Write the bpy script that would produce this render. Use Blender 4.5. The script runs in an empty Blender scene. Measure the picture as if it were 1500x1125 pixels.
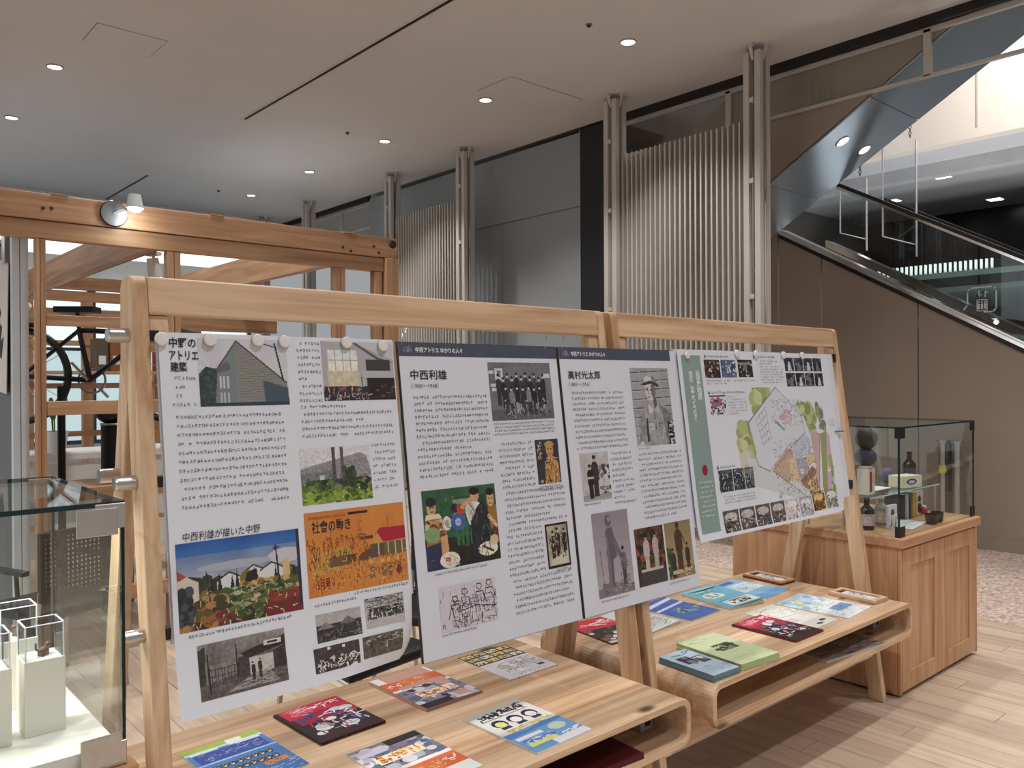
import bpy, bmesh, math, random
import numpy as np
from mathutils import Vector, Matrix, Euler
from math import sin, cos, pi, radians, atan2, sqrt

S = bpy.context.scene
COL = S.collection

# ------------------------------------------------------------------ camera
CAM_H = 1.5
YAW, PITCH, ROLL, FPX = radians(48.57), radians(-0.224), radians(-0.30), 1205.4
fw = Vector((cos(YAW) * cos(PITCH), sin(YAW) * cos(PITCH), sin(PITCH)))
rt = Vector((sin(YAW), -cos(YAW), 0.0))
up = rt.cross(fw)
rt, up = rt * cos(ROLL) + up * sin(ROLL), -rt * sin(ROLL) + up * cos(ROLL)
cam_data = bpy.data.cameras.new('camera')
cam_data.sensor_fit = 'HORIZONTAL'
cam_data.sensor_width = 36.0
cam_data.lens = 36.0 * FPX / 1500.0
cam_data.clip_start = 0.05
cam_data.clip_end = 200
cam = bpy.data.objects.new('camera', cam_data)
COL.objects.link(cam)
cam.matrix_world = Matrix(((rt.x, up.x, -fw.x, 0), (rt.y, up.y, -fw.y, 0), (rt.z, up.z, -fw.z, CAM_H), (0, 0, 0, 1)))
S.camera = cam

# ------------------------------------------------------------------ world, exposure, lights
S.view_settings.view_transform = 'Standard'
S.view_settings.look = 'None'
S.view_settings.gamma = 1.0
S.view_settings.use_curve_mapping = False
S.view_settings.exposure = 0.0
W = bpy.data.worlds.new('world')
S.world = W
W.use_nodes = True
W.node_tree.nodes['Background'].inputs[0].default_value = (0.92, 0.96, 1.0, 1)
W.node_tree.nodes['Background'].inputs[1].default_value = 0.36

CEIL = 4.4
ROWS_X = (-1.70, 1.866, 5.43)
ROWS_Y = (-3.03, -1.12, 0.80, 2.71, 4.626, 6.542, 8.45, 10.35, 12.24)
def add_light(name, kind, loc, energy, color, **kw):
    d = bpy.data.lights.new(name, kind)
    d.energy = energy
    d.color = color
    rot = kw.pop('rot', None)
    for k, v in kw.items():
        setattr(d, k, v)
    o = bpy.data.objects.new(name, d)
    COL.objects.link(o)
    o.location = loc
    if rot:
        o.rotation_euler = rot
    return o
WARM = (1.0, 0.985, 0.965)
for lx in ROWS_X:
    for ly in ROWS_Y:
        add_light('downlight_lamp', 'SPOT', (lx, ly, CEIL - 0.03), 172 if ly < (12 if lx > 5 else 8) else 40, WARM,
                  spot_size=radians(104), spot_blend=0.65, shadow_soft_size=0.06)
# daylight of the glazed street front, far left behind the timber frame, the lit atrium, and an added upward fill there
add_light('street_daylight', 'AREA', (-3.6, 5.0, 1.9), 60, (0.92, 0.96, 1.0), shape='RECTANGLE', size=7.0, size_y=2.6, rot=(0, radians(-90), 0))
add_light('atrium_lamp', 'AREA', (9.6, 2.2, 6.6), 170, (1.0, 0.96, 0.92), shape='DISK', size=1.0, rot=(0, radians(-20), 0))
add_light('atrium_bounce_fill', 'AREA', (10.4, 3.5, 0.6), 130, (1.0, 0.97, 0.95), shape='DISK', size=1.2, rot=(radians(180), 0, 0))  # added source facing up, in place of bounce onto the far ceiling

# ------------------------------------------------------------------ materials
def lin(c):
    c = np.asarray(c, dtype=float)
    return np.where(c <= 0.04045, c / 12.92, ((c + 0.055) / 1.055) ** 2.4)
def rgb(r, g, b):
    return tuple(float(v) for v in lin((r / 255, g / 255, b / 255))) + (1.0,)

MATS = {}
def mat(name, col, rough=0.5, metal=0.0, var=0.06, scale=6.0, bump=0.0, emit=None, strength=0.0, spec=0.5):
    """plain procedural surface: base colour with a soft noise variation and optional fine relief"""
    if name in MATS:
        return MATS[name]
    m = bpy.data.materials.new(name)
    m.use_nodes = True
    nt = m.node_tree
    b = nt.nodes['Principled BSDF']
    b.inputs['Roughness'].default_value = rough
    b.inputs['Metallic'].default_value = metal
    b.inputs['Specular IOR Level'].default_value = spec
    tc = nt.nodes.new('ShaderNodeTexCoord')
    nz = nt.nodes.new('ShaderNodeTexNoise')
    nz.inputs['Scale'].default_value = scale
    nz.inputs['Detail'].default_value = 4
    nt.links.new(tc.outputs['Object'], nz.inputs['Vector'])
    rp = nt.nodes.new('ShaderNodeValToRGB')
    rp.color_ramp.elements[0].position = 0.3
    rp.color_ramp.elements[1].position = 0.7
    rp.color_ramp.elements[0].color = tuple(c * (1 - var) for c in col[:3]) + (1,)
    rp.color_ramp.elements[1].color = tuple(min(1, c * (1 + var)) for c in col[:3]) + (1,)
    nt.links.new(nz.outputs['Fac'], rp.inputs['Fac'])
    nt.links.new(rp.outputs['Color'], b.inputs['Base Color'])
    if bump:
        bn = nt.nodes.new('ShaderNodeBump')
        bn.inputs['Strength'].default_value = bump
        bn.inputs['Distance'].default_value = 0.01
        nt.links.new(nz.outputs['Fac'], bn.inputs['Height'])
        nt.links.new(bn.outputs['Normal'], b.inputs['Normal'])
    if emit:
        b.inputs['Emission Color'].default_value = emit
        b.inputs['Emission Strength'].default_value = strength
    MATS[name] = m
    return m

def wood(name, axis, light, dark, knot=0.75, rough=0.45, spread=0.16, strips=0.0):
    key = name + axis
    if key in MATS:
        return MATS[key]
    m = bpy.data.materials.new(key)
    m.use_nodes = True
    nt = m.node_tree
    N = nt.nodes.new
    L = nt.links.new
    b = nt.nodes['Principled BSDF']
    b.inputs['Roughness'].default_value = rough
    tc = N('ShaderNodeTexCoord')
    oi = N('ShaderNodeObjectInfo')
    mul = N('ShaderNodeVectorMath'); mul.operation = 'SCALE'
    cmb = N('ShaderNodeCombineXYZ')
    for i in range(3):
        L(oi.outputs['Random'], cmb.inputs[i])
    L(cmb.outputs[0], mul.inputs[0]); mul.inputs['Scale'].default_value = 17.0
    add = N('ShaderNodeVectorMath'); add.operation = 'ADD'
    L(tc.outputs['Object'], add.inputs[0]); L(mul.outputs[0], add.inputs[1])
    def mapped(along, across):
        mp = N('ShaderNodeMapping')
        s = [across] * 3
        s['XYZ'.index(axis)] = along
        mp.inputs['Scale'].default_value = s
        L(add.outputs[0], mp.inputs['Vector'])
        return mp.outputs[0]
    n1 = N('ShaderNodeTexNoise'); n1.inputs['Scale'].default_value = 1.0; n1.inputs['Detail'].default_value = 5
    n1.inputs['Distortion'].default_value = 0.8
    L(mapped(0.9, 16), n1.inputs['Vector'])
    n2 = N('ShaderNodeTexNoise'); n2.inputs['Scale'].default_value = 1.0; n2.inputs['Detail'].default_value = 3
    L(mapped(3.0, 120), n2.inputs['Vector'])
    rp = N('ShaderNodeValToRGB')
    rp.color_ramp.elements[0].position = 0.32; rp.color_ramp.elements[0].color = dark
    rp.color_ramp.elements[1].position = 0.66; rp.color_ramp.elements[1].color = light
    mx = N('ShaderNodeMath'); mx.operation = 'MULTIPLY_ADD'
    L(n2.outputs['Fac'], mx.inputs[0]); mx.inputs[1].default_value = 0.35
    sub = N('ShaderNodeMath'); sub.operation = 'SUBTRACT'; sub.inputs[1].default_value = 0.175
    L(n1.outputs['Fac'], sub.inputs[0]); L(sub.outputs[0], mx.inputs[2])
    L(mx.outputs[0], rp.inputs['Fac'])
    # knots
    vo = N('ShaderNodeTexVoronoi'); vo.inputs['Scale'].default_value = 1.0
    L(mapped(3.2, 7.0), vo.inputs['Vector'])
    kr = N('ShaderNodeValToRGB')
    kr.color_ramp.elements[0].position = 0.07; kr.color_ramp.elements[0].color = (1, 1, 1, 1)
    kr.color_ramp.elements[1].position = 0.17; kr.color_ramp.elements[1].color = (0, 0, 0, 1)
    L(vo.outputs['Distance'], kr.inputs['Fac'])
    sc = N('ShaderNodeSeparateColor'); L(vo.outputs['Color'], sc.inputs[0])
    gt = N('ShaderNodeMath'); gt.operation = 'GREATER_THAN'; gt.inputs[1].default_value = knot
    L(sc.outputs[0], gt.inputs[0])
    km = N('ShaderNodeMath'); km.operation = 'MULTIPLY'
    L(kr.outputs['Color'], km.inputs[0]); L(gt.outputs[0], km.inputs[1])
    mixk = N('ShaderNodeMix'); mixk.data_type = 'RGBA'
    L(km.outputs[0], mixk.inputs['Factor'])
    L(rp.outputs['Color'], mixk.inputs[6]); mixk.inputs[7].default_value = tuple(c * 0.22 for c in dark[:3]) + (1,)
    hv = N('ShaderNodeHueSaturation')
    mr = N('ShaderNodeMapRange'); L(oi.outputs['Random'], mr.inputs[0])
    mr.inputs[3].default_value = 1 - spread; mr.inputs[4].default_value = 1 + spread * 0.6
    L(mr.outputs[0], hv.inputs['Value']); L(mixk.outputs[2], hv.inputs['Color'])
    last = hv.outputs[0]
    if strips:      # edge-glued boards lie side by side across Y, each with its own tint
        sp = N('ShaderNodeSeparateXYZ'); L(tc.outputs['Object'], sp.inputs[0])
        dv = N('ShaderNodeMath'); dv.operation = 'DIVIDE'; dv.inputs[1].default_value = strips; L(sp.outputs[1], dv.inputs[0])
        fl = N('ShaderNodeMath'); fl.operation = 'FLOOR'; L(dv.outputs[0], fl.inputs[0])
        wn = N('ShaderNodeTexWhiteNoise'); wn.noise_dimensions = '1D'; L(fl.outputs[0], wn.inputs['W'])
        m2 = N('ShaderNodeMapRange'); L(wn.outputs['Value'], m2.inputs[0]); m2.inputs[3].default_value = 0.80; m2.inputs[4].default_value = 1.10
        h2 = N('ShaderNodeHueSaturation'); L(m2.outputs[0], h2.inputs['Value']); L(last, h2.inputs['Color'])
        last = h2.outputs[0]
    L(last, b.inputs['Base Color'])
    bn = N('ShaderNodeBump'); bn.inputs['Strength'].default_value = 0.05; bn.inputs['Distance'].default_value = 0.004
    L(n2.outputs['Fac'], bn.inputs['Height']); L(bn.outputs['Normal'], b.inputs['Normal'])
    MATS[key] = m
    return m

def pine(axis): return wood('pine', axis, rgb(222, 192, 160), rgb(184, 144, 108), knot=0.80, spread=0.07)
def glued(axis): return wood('glued_pine', axis, rgb(222, 193, 162), rgb(182, 143, 108), knot=0.42, spread=0.04, strips=0.115)
def cedar(axis): return wood('cedar', axis, rgb(200, 160, 124), rgb(163, 121, 90), knot=0.85)
def cabw(axis): return wood('cabinet_wood', axis, rgb(208, 164, 124), rgb(176, 128, 92), knot=0.84, spread=0.05)

def glass(name, tint=(1, 1, 1, 1), refl=0.06, rough=0.0):
    if name in MATS:
        return MATS[name]
    m = bpy.data.materials.new(name)
    m.use_nodes = True
    nt = m.node_tree
    nt.nodes.remove(nt.nodes['Principled BSDF'])
    out = nt.nodes['Material Output']
    tr = nt.nodes.new('ShaderNodeBsdfTransparent'); tr.inputs[0].default_value = tint
    gl = nt.nodes.new('ShaderNodeBsdfGlossy'); gl.inputs['Roughness'].default_value = rough
    lw = nt.nodes.new('ShaderNodeLayerWeight'); lw.inputs['Blend'].default_value = 0.5
    pw = nt.nodes.new('ShaderNodeMath'); pw.operation = 'POWER'; pw.inputs[1].default_value = 5.0
    ad = nt.nodes.new('ShaderNodeMath'); ad.operation = 'MULTIPLY_ADD'; ad.inputs[1].default_value = (1 - refl) * 0.42; ad.inputs[2].default_value = refl
    cl = nt.nodes.new('ShaderNodeClamp')
    nt.links.new(lw.outputs['Facing'], pw.inputs[0]); nt.links.new(pw.outputs[0], ad.inputs[0]); nt.links.new(ad.outputs[0], cl.inputs[0])
    mx = nt.nodes.new('ShaderNodeMixShader')
    nt.links.new(cl.outputs[0], mx.inputs[0]); nt.links.new(tr.outputs[0], mx.inputs[1]); nt.links.new(gl.outputs[0], mx.inputs[2])
    nt.links.new(mx.outputs[0], out.inputs['Surface'])
    MATS[name] = m
    return m

def emission(name, col, strength):
    if name in MATS:
        return MATS[name]
    m = bpy.data.materials.new(name)
    m.use_nodes = True
    b = m.node_tree.nodes['Principled BSDF']
    b.inputs['Base Color'].default_value = col
    b.inputs['Emission Color'].default_value = col
    b.inputs['Emission Strength'].default_value = strength
    MATS[name] = m
    return m

def print_mat():
    if 'print' in MATS:
        return MATS['print']
    m = bpy.data.materials.new('print')
    m.use_nodes = True
    nt = m.node_tree
    a = nt.nodes.new('ShaderNodeVertexColor'); a.layer_name = 'ink'
    b = nt.nodes['Principled BSDF']; b.inputs['Roughness'].default_value = 0.42
    nt.links.new(a.outputs['Color'], b.inputs['Base Color'])
    MATS['print'] = m
    return m

def planks_mat():
    if 'planks' in MATS:
        return MATS['planks']
    m = wood('floor_wood', 'Y', rgb(206, 186, 166), rgb(180, 158, 137), knot=0.97, rough=0.42, spread=0.10)
    MATS['planks'] = m
    return m

M_steel = mat('brushed_steel', rgb(190, 188, 186), 0.3, 1.0, 0.05, 40)
M_steel_pol = mat('polished_steel', rgb(225, 222, 218), 0.12, 1.0, 0.03, 30)
M_dark_metal = mat('dark_metal', rgb(48, 44, 44), 0.35, 0.6, 0.1, 20)
M_black = mat('black_plastic', rgb(26, 26, 30), 0.45, 0, 0.15, 30)
M_white = mat('white_paint', rgb(226, 226, 226), 0.5, 0, 0.02, 5)
M_paper = mat('paper_sheet', rgb(222, 228, 239), 0.5, 0, 0.012, 3)
M_foam = mat('foam_board', rgb(216, 221, 234), 0.5, 0, 0.012, 3)
M_edge = mat('board_edge', rgb(62, 54, 48), 0.6, 0, 0.1, 20)
M_ink = mat('ink_black', rgb(34, 36, 48), 0.5, 0, 0.1, 30)
M_ink_body = mat('ink_body', rgb(104, 108, 122), 0.5, 0, 0.1, 30)
M_inkw = mat('ink_white', rgb(240, 242, 244), 0.5, 0, 0.01, 30)
M_louver = mat('louver_paint', rgb(184, 178, 172), 0.42, 0.0, 0.04, 4)
M_ceil = mat('ceiling_paint', rgb(206, 203, 202), 0.9, 0, 0.015, 1.2)
M_wall_br = mat('brown_panel', rgb(150, 135, 122), 0.5, 0.0, 0.035, 2.5)
M_wall_gr = mat('grey_panel', rgb(146, 151, 154), 0.45, 0.0, 0.02, 1.5)
M_blackwall = mat('black_wall', rgb(24, 24, 26), 0.3, 0, 0.1, 6)
M_gap_shade = mat('gap_shade', rgb(30, 24, 20), 0.8, 0, 0.1, 6)  # near-black that paints the shade inside open gaps
G_clear = glass('clear_glass', (0.965, 0.985, 0.98, 1), 0.03)
G_edge = mat('glass_edge', rgb(16, 42, 42), 0.12, 0, 0.1, 20)
G_acryl = glass('clear_acrylic', (0.95, 0.97, 0.99, 1), 0.03)

# ------------------------------------------------------------------ mesh builder
class MB:
    def __init__(s):
        s.v = []; s.f = []
    def add(s, vs, fs):
        k = len(s.v)
        s.v += [tuple(v) for v in vs]
        s.f += [tuple(i + k for i in f) for f in fs]
        return s
    def box(s, x0, y0, z0, x1, y1, z1):
        x0, x1 = min(x0, x1), max(x0, x1); y0, y1 = min(y0, y1), max(y0, y1); z0, z1 = min(z0, z1), max(z0, z1)
        return s.add([(x0, y0, z0), (x1, y0, z0), (x1, y1, z0), (x0, y1, z0), (x0, y0, z1), (x1, y0, z1), (x1, y1, z1), (x0, y1, z1)],
                     [(0, 3, 2, 1), (4, 5, 6, 7), (0, 1, 5, 4), (1, 2, 6, 5), (2, 3, 7, 6), (3, 0, 4, 7)])
    def prism(s, pts, axis, a, b):
        """pts: 2d outline in the plane of the other two axes (x,y / y,z / x,z order), extruded from a to b along axis"""
        n = len(pts)
        def p(q, t):
            return (t, q[0], q[1]) if axis == 'x' else ((q[0], t, q[1]) if axis == 'y' else (q[0], q[1], t))
        vs = [p(q, a) for q in pts] + [p(q, b) for q in pts]
        fs = [tuple(range(n)), tuple(range(2 * n - 1, n - 1, -1))]
        fs += [(i, i + n, (i + 1) % n + n, (i + 1) % n) for i in range(n)]
        return s.add(vs, fs)
    def cyl(s, p0, p1, r0, n=16, r1=None, cap=True):
        r1 = r0 if r1 is None else r1
        p0 = Vector(p0); p1 = Vector(p1); d = (p1 - p0).normalized()
        u = d.orthogonal().normalized(); w = d.cross(u)
        vs = []
        for p, r in ((p0, r0), (p1, r1)):
            for i in range(n):
                a = 2 * pi * i / n
                vs.append(p + u * cos(a) * r + w * sin(a) * r)
        fs = [(i, (i + 1) % n, n + (i + 1) % n, n + i) for i in range(n)]
        if cap:
            fs += [tuple(range(n - 1, -1, -1)), tuple(range(n, 2 * n))]
        return s.add(vs, fs)
    def tube(s, pts, r, n=8):
        for a, b in zip(pts[:-1], pts[1:]):
            s.cyl(a, b, r, n)
        for p in pts[1:-1]:
            s.ball(p, r, 8, 5)
        return s
    def ball(s, c, r, n=16, m=10, sz=None):
        sx, sy, sz_ = sz or (1, 1, 1)
        vs = [(c[0], c[1], c[2] - r * sz_)]
        for j in range(1, m):
            t = -pi / 2 + pi * j / m
            for i in range(n):
                a = 2 * pi * i / n
                vs.append((c[0] + r * sx * cos(t) * cos(a), c[1] + r * sy * cos(t) * sin(a), c[2] + r * sz_ * sin(t)))
        vs.append((c[0], c[1], c[2] + r * sz_))
        fs = [(0, 1 + (i + 1) % n, 1 + i) for i in range(n)]
        for j in range(m - 2):
            for i in range(n):
                a = 1 + j * n + i; b = 1 + j * n + (i + 1) % n
                fs.append((a, b, b + n, a + n))
        l = len(vs) - 1; k = 1 + (m - 2) * n
        fs += [(k + i, k + (i + 1) % n, l) for i in range(n)]
        return s.add(vs, fs)
    def lathe(s, prof, c, n=20):
        vs = []
        for r, z in prof:
            for i in range(n):
                a = 2 * pi * i / n
                vs.append((c[0] + r * cos(a), c[1] + r * sin(a), c[2] + z))
        fs = []
        for j in range(len(prof) - 1):
            for i in range(n):
                a = j * n + i; b = j * n + (i + 1) % n
                fs.append((a, b, b + n, a + n))
        fs.append(tuple(range(n - 1, -1, -1)))
        k = (len(prof) - 1) * n
        fs.append(tuple(range(k, k + n)))
        return s.add(vs, fs)
    def torus(s, c, R, r, axis=(0, 0, 1), n=28, m=8):
        ax = Vector(axis).normalized(); u = ax.orthogonal().normalized(); w = ax.cross(u); c = Vector(c)
        vs = []
        for i in range(n):
            a = 2 * pi * i / n; d = u * cos(a) + w * sin(a)
            for j in range(m):
                b = 2 * pi * j / m
                vs.append(c + d * (R + r * cos(b)) + ax * r * sin(b))
        fs = [(i * m + j, ((i + 1) % n) * m + j, ((i + 1) % n) * m + (j + 1) % m, i * m + (j + 1) % m) for i in range(n) for j in range(m)]
        return s.add(vs, fs)
    def mesh(s, name):
        me = bpy.data.meshes.new(name)
        me.from_pydata(s.v, [], s.f)
        bm = bmesh.new(); bm.from_mesh(me)
        bmesh.ops.recalc_face_normals(bm, faces=bm.faces)
        bm.to_mesh(me); bm.free()
        me.update()
        return me
    def build(s, name, m, parent=None, bevel=0.0, smooth=False, seg=2):
        me = s.mesh(name)
        me.materials.append(m)
        if smooth:
            me.polygons.foreach_set('use_smooth', [True] * len(me.polygons))
        o = link(name, me, parent)
        if bevel:
            md = o.modifiers.new('bevel', 'BEVEL'); md.width = bevel; md.segments = seg; md.limit_method = 'ANGLE'
        elif smooth:
            md = o.modifiers.new('split', 'EDGE_SPLIT'); md.split_angle = radians(40)
        return o

def link(name, me, parent=None):
    o = bpy.data.objects.new(name, me)
    COL.objects.link(o)
    if parent is not None:
        o.parent = parent
        if parent.type == 'EMPTY' and parent.get('world_built'):
            o.location = -Vector(parent.location)
    return o

def tag(o, label=None, cat=None, group=None, kind=None):
    if label: o['label'] = label
    if cat: o['category'] = cat
    if group: o['group'] = group
    if kind: o['kind'] = kind
    return o

def thing(name, label, cat, loc=(0, 0, 0), rz=0.0, group=None, world=False, kind=None):
    """an Empty at the thing's base; world=True: its parts are modelled in room coordinates"""
    o = bpy.data.objects.new(name, None)
    COL.objects.link(o)
    o.empty_display_size = 0.1
    o.location = loc
    o.rotation_euler = (0, 0, rz)
    if world:
        o['world_built'] = 1
    return tag(o, label, cat, group, kind)

def copy_tree(o, parent=None):
    c = o.copy(); COL.objects.link(c)
    if parent: c.parent = parent
    for ch in list(o.children):
        copy_tree(ch, c)
    return c

def struct(o):
    o['kind'] = 'structure'
    return o

# ------------------------------------------------------------------ flat print: pictures painted as coloured facets
class Pic:
    def __init__(s, w, h, ppm, bg=(230, 230, 230), seed=1):
        s.wm, s.hm = w, h
        s.W = max(4, int(w * ppm)); s.H = max(4, int(h * ppm))
        s.a = np.empty((s.H, s.W, 3)); s.a[:] = np.array(bg) / 255.0
        ys, xs = np.mgrid[0:s.H, 0:s.W]
        s.x = (xs + 0.5) / s.W; s.y = (ys + 0.5) / s.H
        s.r = np.random.default_rng(seed)
    def put(s, mask, c):
        s.a[mask] = np.array(c) / 255.0; return s
    def rect(s, x0, y0, x1, y1, c):
        return s.put((s.x >= x0) & (s.x < x1) & (s.y >= y0) & (s.y < y1), c)
    def ell(s, cx, cy, rx, ry, c):
        return s.put(((s.x - cx) / rx) ** 2 + ((s.y - cy) / ry) ** 2 < 1, c)
    def poly(s, pts, c):
        ins = np.zeros(s.x.shape, bool)
        n = len(pts)
        for i in range(n):
            x0, y0 = pts[i]; x1, y1 = pts[(i + 1) % n]
            if y0 == y1: continue
            cond = ((y0 > s.y) != (y1 > s.y)) & (s.x < (x1 - x0) * (s.y - y0) / (y1 - y0) + x0)
            ins ^= cond
        return s.put(ins, c)
    def line(s, pts, w, c):
        asp = s.hm / s.wm
        for (x0, y0), (x1, y1) in zip(pts[:-1], pts[1:]):
            dx, dy = x1 - x0, (y1 - y0) * asp
            L2 = dx * dx + dy * dy + 1e-9
            t = np.clip(((s.x - x0) * dx + (s.y - y0) * asp * dy) / L2, 0, 1)
            d = (s.x - x0 - t * dx) ** 2 + ((s.y - y0) * asp - t * dy) ** 2
            s.put(d < w * w, c)
        return s
    def grad(s, y0, y1, c0, c1):
        m = (s.y >= y0) & (s.y < y1)
        t = np.clip((s.y - y0) / (y1 - y0), 0, 1)[..., None]
        g = np.array(c0) / 255 * (1 - t) + np.array(c1) / 255 * t
        s.a[m] = g[m]; return s
    def field(s, k):
        """smooth random field 0..1 with about k blobs across"""
        gy, gx = max(2, int(k * s.hm / s.wm)) + 2, int(k) + 2
        g = s.r.random((gy, gx))
        fx = s.x * (gx - 1.001); fy = s.y * (gy - 1.001)
        ix = fx.astype(int); iy = fy.astype(int); tx = fx - ix; ty = fy - iy
        return (g[iy, ix] * (1 - tx) + g[iy, ix + 1] * tx) * (1 - ty) + (g[iy + 1, ix] * (1 - tx) + g[iy + 1, ix + 1] * tx) * ty
    def noise(s, k, amp, box=None):
        n = (s.field(k) - 0.5)[..., None] * amp
        if box:
            m = (s.x >= box[0]) & (s.x < box[2]) & (s.y >= box[1]) & (s.y < box[3])
            s.a[m] = np.clip(s.a + n, 0, 1)[m]
        else:
            s.a = np.clip(s.a + n, 0, 1)
        return s
    def thresh(s, k, t, c, box=(0, 0, 1, 1)):
        m = (s.field(k) > t) & (s.x >= box[0]) & (s.x < box[2]) & (s.y >= box[1]) & (s.y < box[3])
        return s.put(m, c)
    def dabs(s, n, box, rx, ry, cols):
        for _ in range(n):
            cx = s.r.uniform(box[0], box[2]); cy = s.r.uniform(box[1], box[3]); q = s.r.uniform(0.5, 1.3)
            s.ell(cx, cy, rx * q, ry * q, cols[s.r.integers(len(cols))])
        return s
    def strokes(s, n, box, ln, w, cols, vert=0.5):
        for _ in range(n):
            cx = s.r.uniform(box[0], box[2]); cy = s.r.uniform(box[1], box[3])
            a = s.r.uniform(-0.4, 0.4) + (pi / 2 if s.r.random() < vert else 0)
            q = s.r.uniform(0.4, 1.2) * ln
            s.line([(cx, cy), (cx + cos(a) * q, cy + sin(a) * q * s.wm / s.hm)], w, cols[s.r.integers(len(cols))])
        return s
    def person(s, cx, top, h, coat, skin=(205, 190, 180), leg=None, wd=1.0):
        k = s.hm / s.wm * h * wd
        s.poly([(cx - .13 * k, top + .25 * h), (cx - .06 * k, top + .15 * h), (cx + .06 * k, top + .15 * h), (cx + .13 * k, top + .25 * h), (cx + .12 * k, top + .6 * h), (cx - .12 * k, top + .6 * h)], coat)
        s.rect(cx - .09 * k, top + .58 * h, cx + .09 * k, top + h, leg or coat)
        s.ell(cx, top + .08 * h, .055 * k, .08 * h, skin)
        s.ell(cx, top + .04 * h, .06 * k, .05 * h, (30, 28, 28))
        return s
    def build(s, parent, loc, name='picture', skip=None, curve=None, levels=44):
        a = np.round(s.a * levels) / levels
        H, Wd = s.H, s.W
        diff = np.ones((H, Wd), bool)
        diff[:, 1:] = np.any(a[:, 1:] != a[:, :-1], axis=2)
        ry, rx = np.nonzero(diff)
        nxt = np.append(rx[1:], Wd)
        last = np.append(ry[1:] != ry[:-1], True)
        ex = np.where(last, Wd, nxt)
        if skip is not None:      # leave unprinted paper bare
            keep = np.any(np.abs(s.a[ry, rx] - np.array(skip) / 255.0) > 0.004, axis=1)
            ry, rx, ex = ry[keep], rx[keep], ex[keep]
        n = len(rx)
        px, py = s.wm / Wd, s.hm / H
        X0 = rx * px; X1 = ex * px; Y1 = s.hm - ry * py; Y0 = Y1 - py
        co = np.zeros((n, 4, 3))
        co[:, 0, 0] = X0; co[:, 1, 0] = X1; co[:, 2, 0] = X1; co[:, 3, 0] = X0
        co[:, 0, 1] = Y0; co[:, 1, 1] = Y0; co[:, 2, 1] = Y1; co[:, 3, 1] = Y1
        co = co.reshape(-1, 3) + np.array(loc)
        if curve is not None:
            co[:, 2] += curve(co[:, 0], co[:, 1])
        me = bpy.data.meshes.new(name)
        me.vertices.add(4 * n); me.vertices.foreach_set('co', co.ravel())
        me.loops.add(4 * n); me.loops.foreach_set('vertex_index', np.arange(4 * n))
        me.polygons.add(n); me.polygons.foreach_set('loop_start', np.arange(n) * 4)
        me.update(calc_edges=True)
        at = me.color_attributes.new('ink', 'FLOAT_COLOR', 'CORNER')
        c4 = np.ones((n, 4, 4)); c4[:, :, :3] = lin(a[ry, rx])[:, None, :]
        at.data.foreach_set('color', c4.ravel())
        me.materials.append(print_mat())
        return link(name, me, parent)

def quads(name, rects, m, parent, z=0.0, curve=None):
    vs = []; fs = []
    for (x0, y0, x1, y1) in rects:
        k = len(vs)
        for x, y in ((x0, y0), (x1, y0), (x1, y1), (x0, y1)):
            vs.append((x, y, z + (float(curve(x, y)) if curve else 0.0)))
        fs.append((k, k + 1, k + 2, k + 3))
    me = bpy.data.meshes.new(name); me.from_pydata(vs, [], fs); me.update()
    me.materials.append(m)
    return link(name, me, parent)

RNG = random.Random(7)
def body_rects(x0, y0, x1, y1, pitch, ch, ragged=True, indent=True, fill=0.95):
    """rows of small illegible character marks"""
    out = []
    y = y1
    row = 0
    while y - ch > y0 - 1e-6:
        xe = x1 if not (ragged and RNG.random() < 0.10) else x0 + (x1 - x0) * RNG.uniform(0.3, 0.9)
        x = x0 + (ch if indent and RNG.random() < 0.18 else 0)
        while x + ch * 0.9 <= xe:
            if RNG.random() < fill:
                t = ch * 0.12
                w = ch * 0.84
                for _ in range(RNG.choice((2, 3, 3))):
                    q = y - ch + RNG.random() * (ch - t)
                    a = RNG.uniform(0, 0.35) * w
                    out.append((x + a, q, x + w - RNG.uniform(0, 0.3) * w, q + t))
                for _ in range(RNG.choice((1, 1, 2))):
                    q = x + RNG.random() * (w - t)
                    out.append((q, y - ch + RNG.uniform(0, .3) * ch, q + t, y - RNG.uniform(0, .2) * ch))
            x += ch
        y -= pitch
        row += 1
    return out

def text(name, body, h, m, parent, loc, curve=None, vertical=False, shear=0.0, bold=0.0, spacing=1.0, rotz=0.0, fit=None):
    c = bpy.data.curves.new(name, 'FONT')
    c.size = h
    c.shear = shear
    c.offset = bold
    c.space_character = spacing
    c.body = '\n'.join(body) if vertical else body
    if vertical: c.space_line = 0.72 * spacing
    c.resolution_u = 2
    o = bpy.data.objects.new(name, c); COL.objects.link(o)
    dg = bpy.context.evaluated_depsgraph_get()
    me = bpy.data.meshes.new_from_object(o.evaluated_get(dg))
    bpy.data.objects.remove(o); bpy.data.curves.remove(c)
    n = len(me.vertices)
    co = np.empty(n * 3); me.vertices.foreach_get('co', co); co = co.reshape(-1, 3)
    if fit and n:
        co[:, 0] -= co[:, 0].min(); co[:, 0] *= fit / max(1e-6, co[:, 0].max())
    if rotz:
        x = co[:, 0] * cos(rotz) - co[:, 1] * sin(rotz); y = co[:, 0] * sin(rotz) + co[:, 1] * cos(rotz); co[:, 0] = x; co[:, 1] = y
    co += np.array(loc)
    if curve is not None:
        co[:, 2] += curve(co[:, 0], co[:, 1])
    me.vertices.foreach_set('co', co.ravel())
    me.update()
    me.name = name
    me.materials.clear(); me.materials.append(m)
    return link(name, me, parent)

# ------------------------------------------------------------------ room shell
def project(p):
    d = Vector(p) - Vector((0, 0, CAM_H)); k = d.dot(fw)
    if k < 0.2: return None
    return 750 + FPX * d.dot(rt) / k, 562.5 - FPX * d.dot(up) / k

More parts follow.
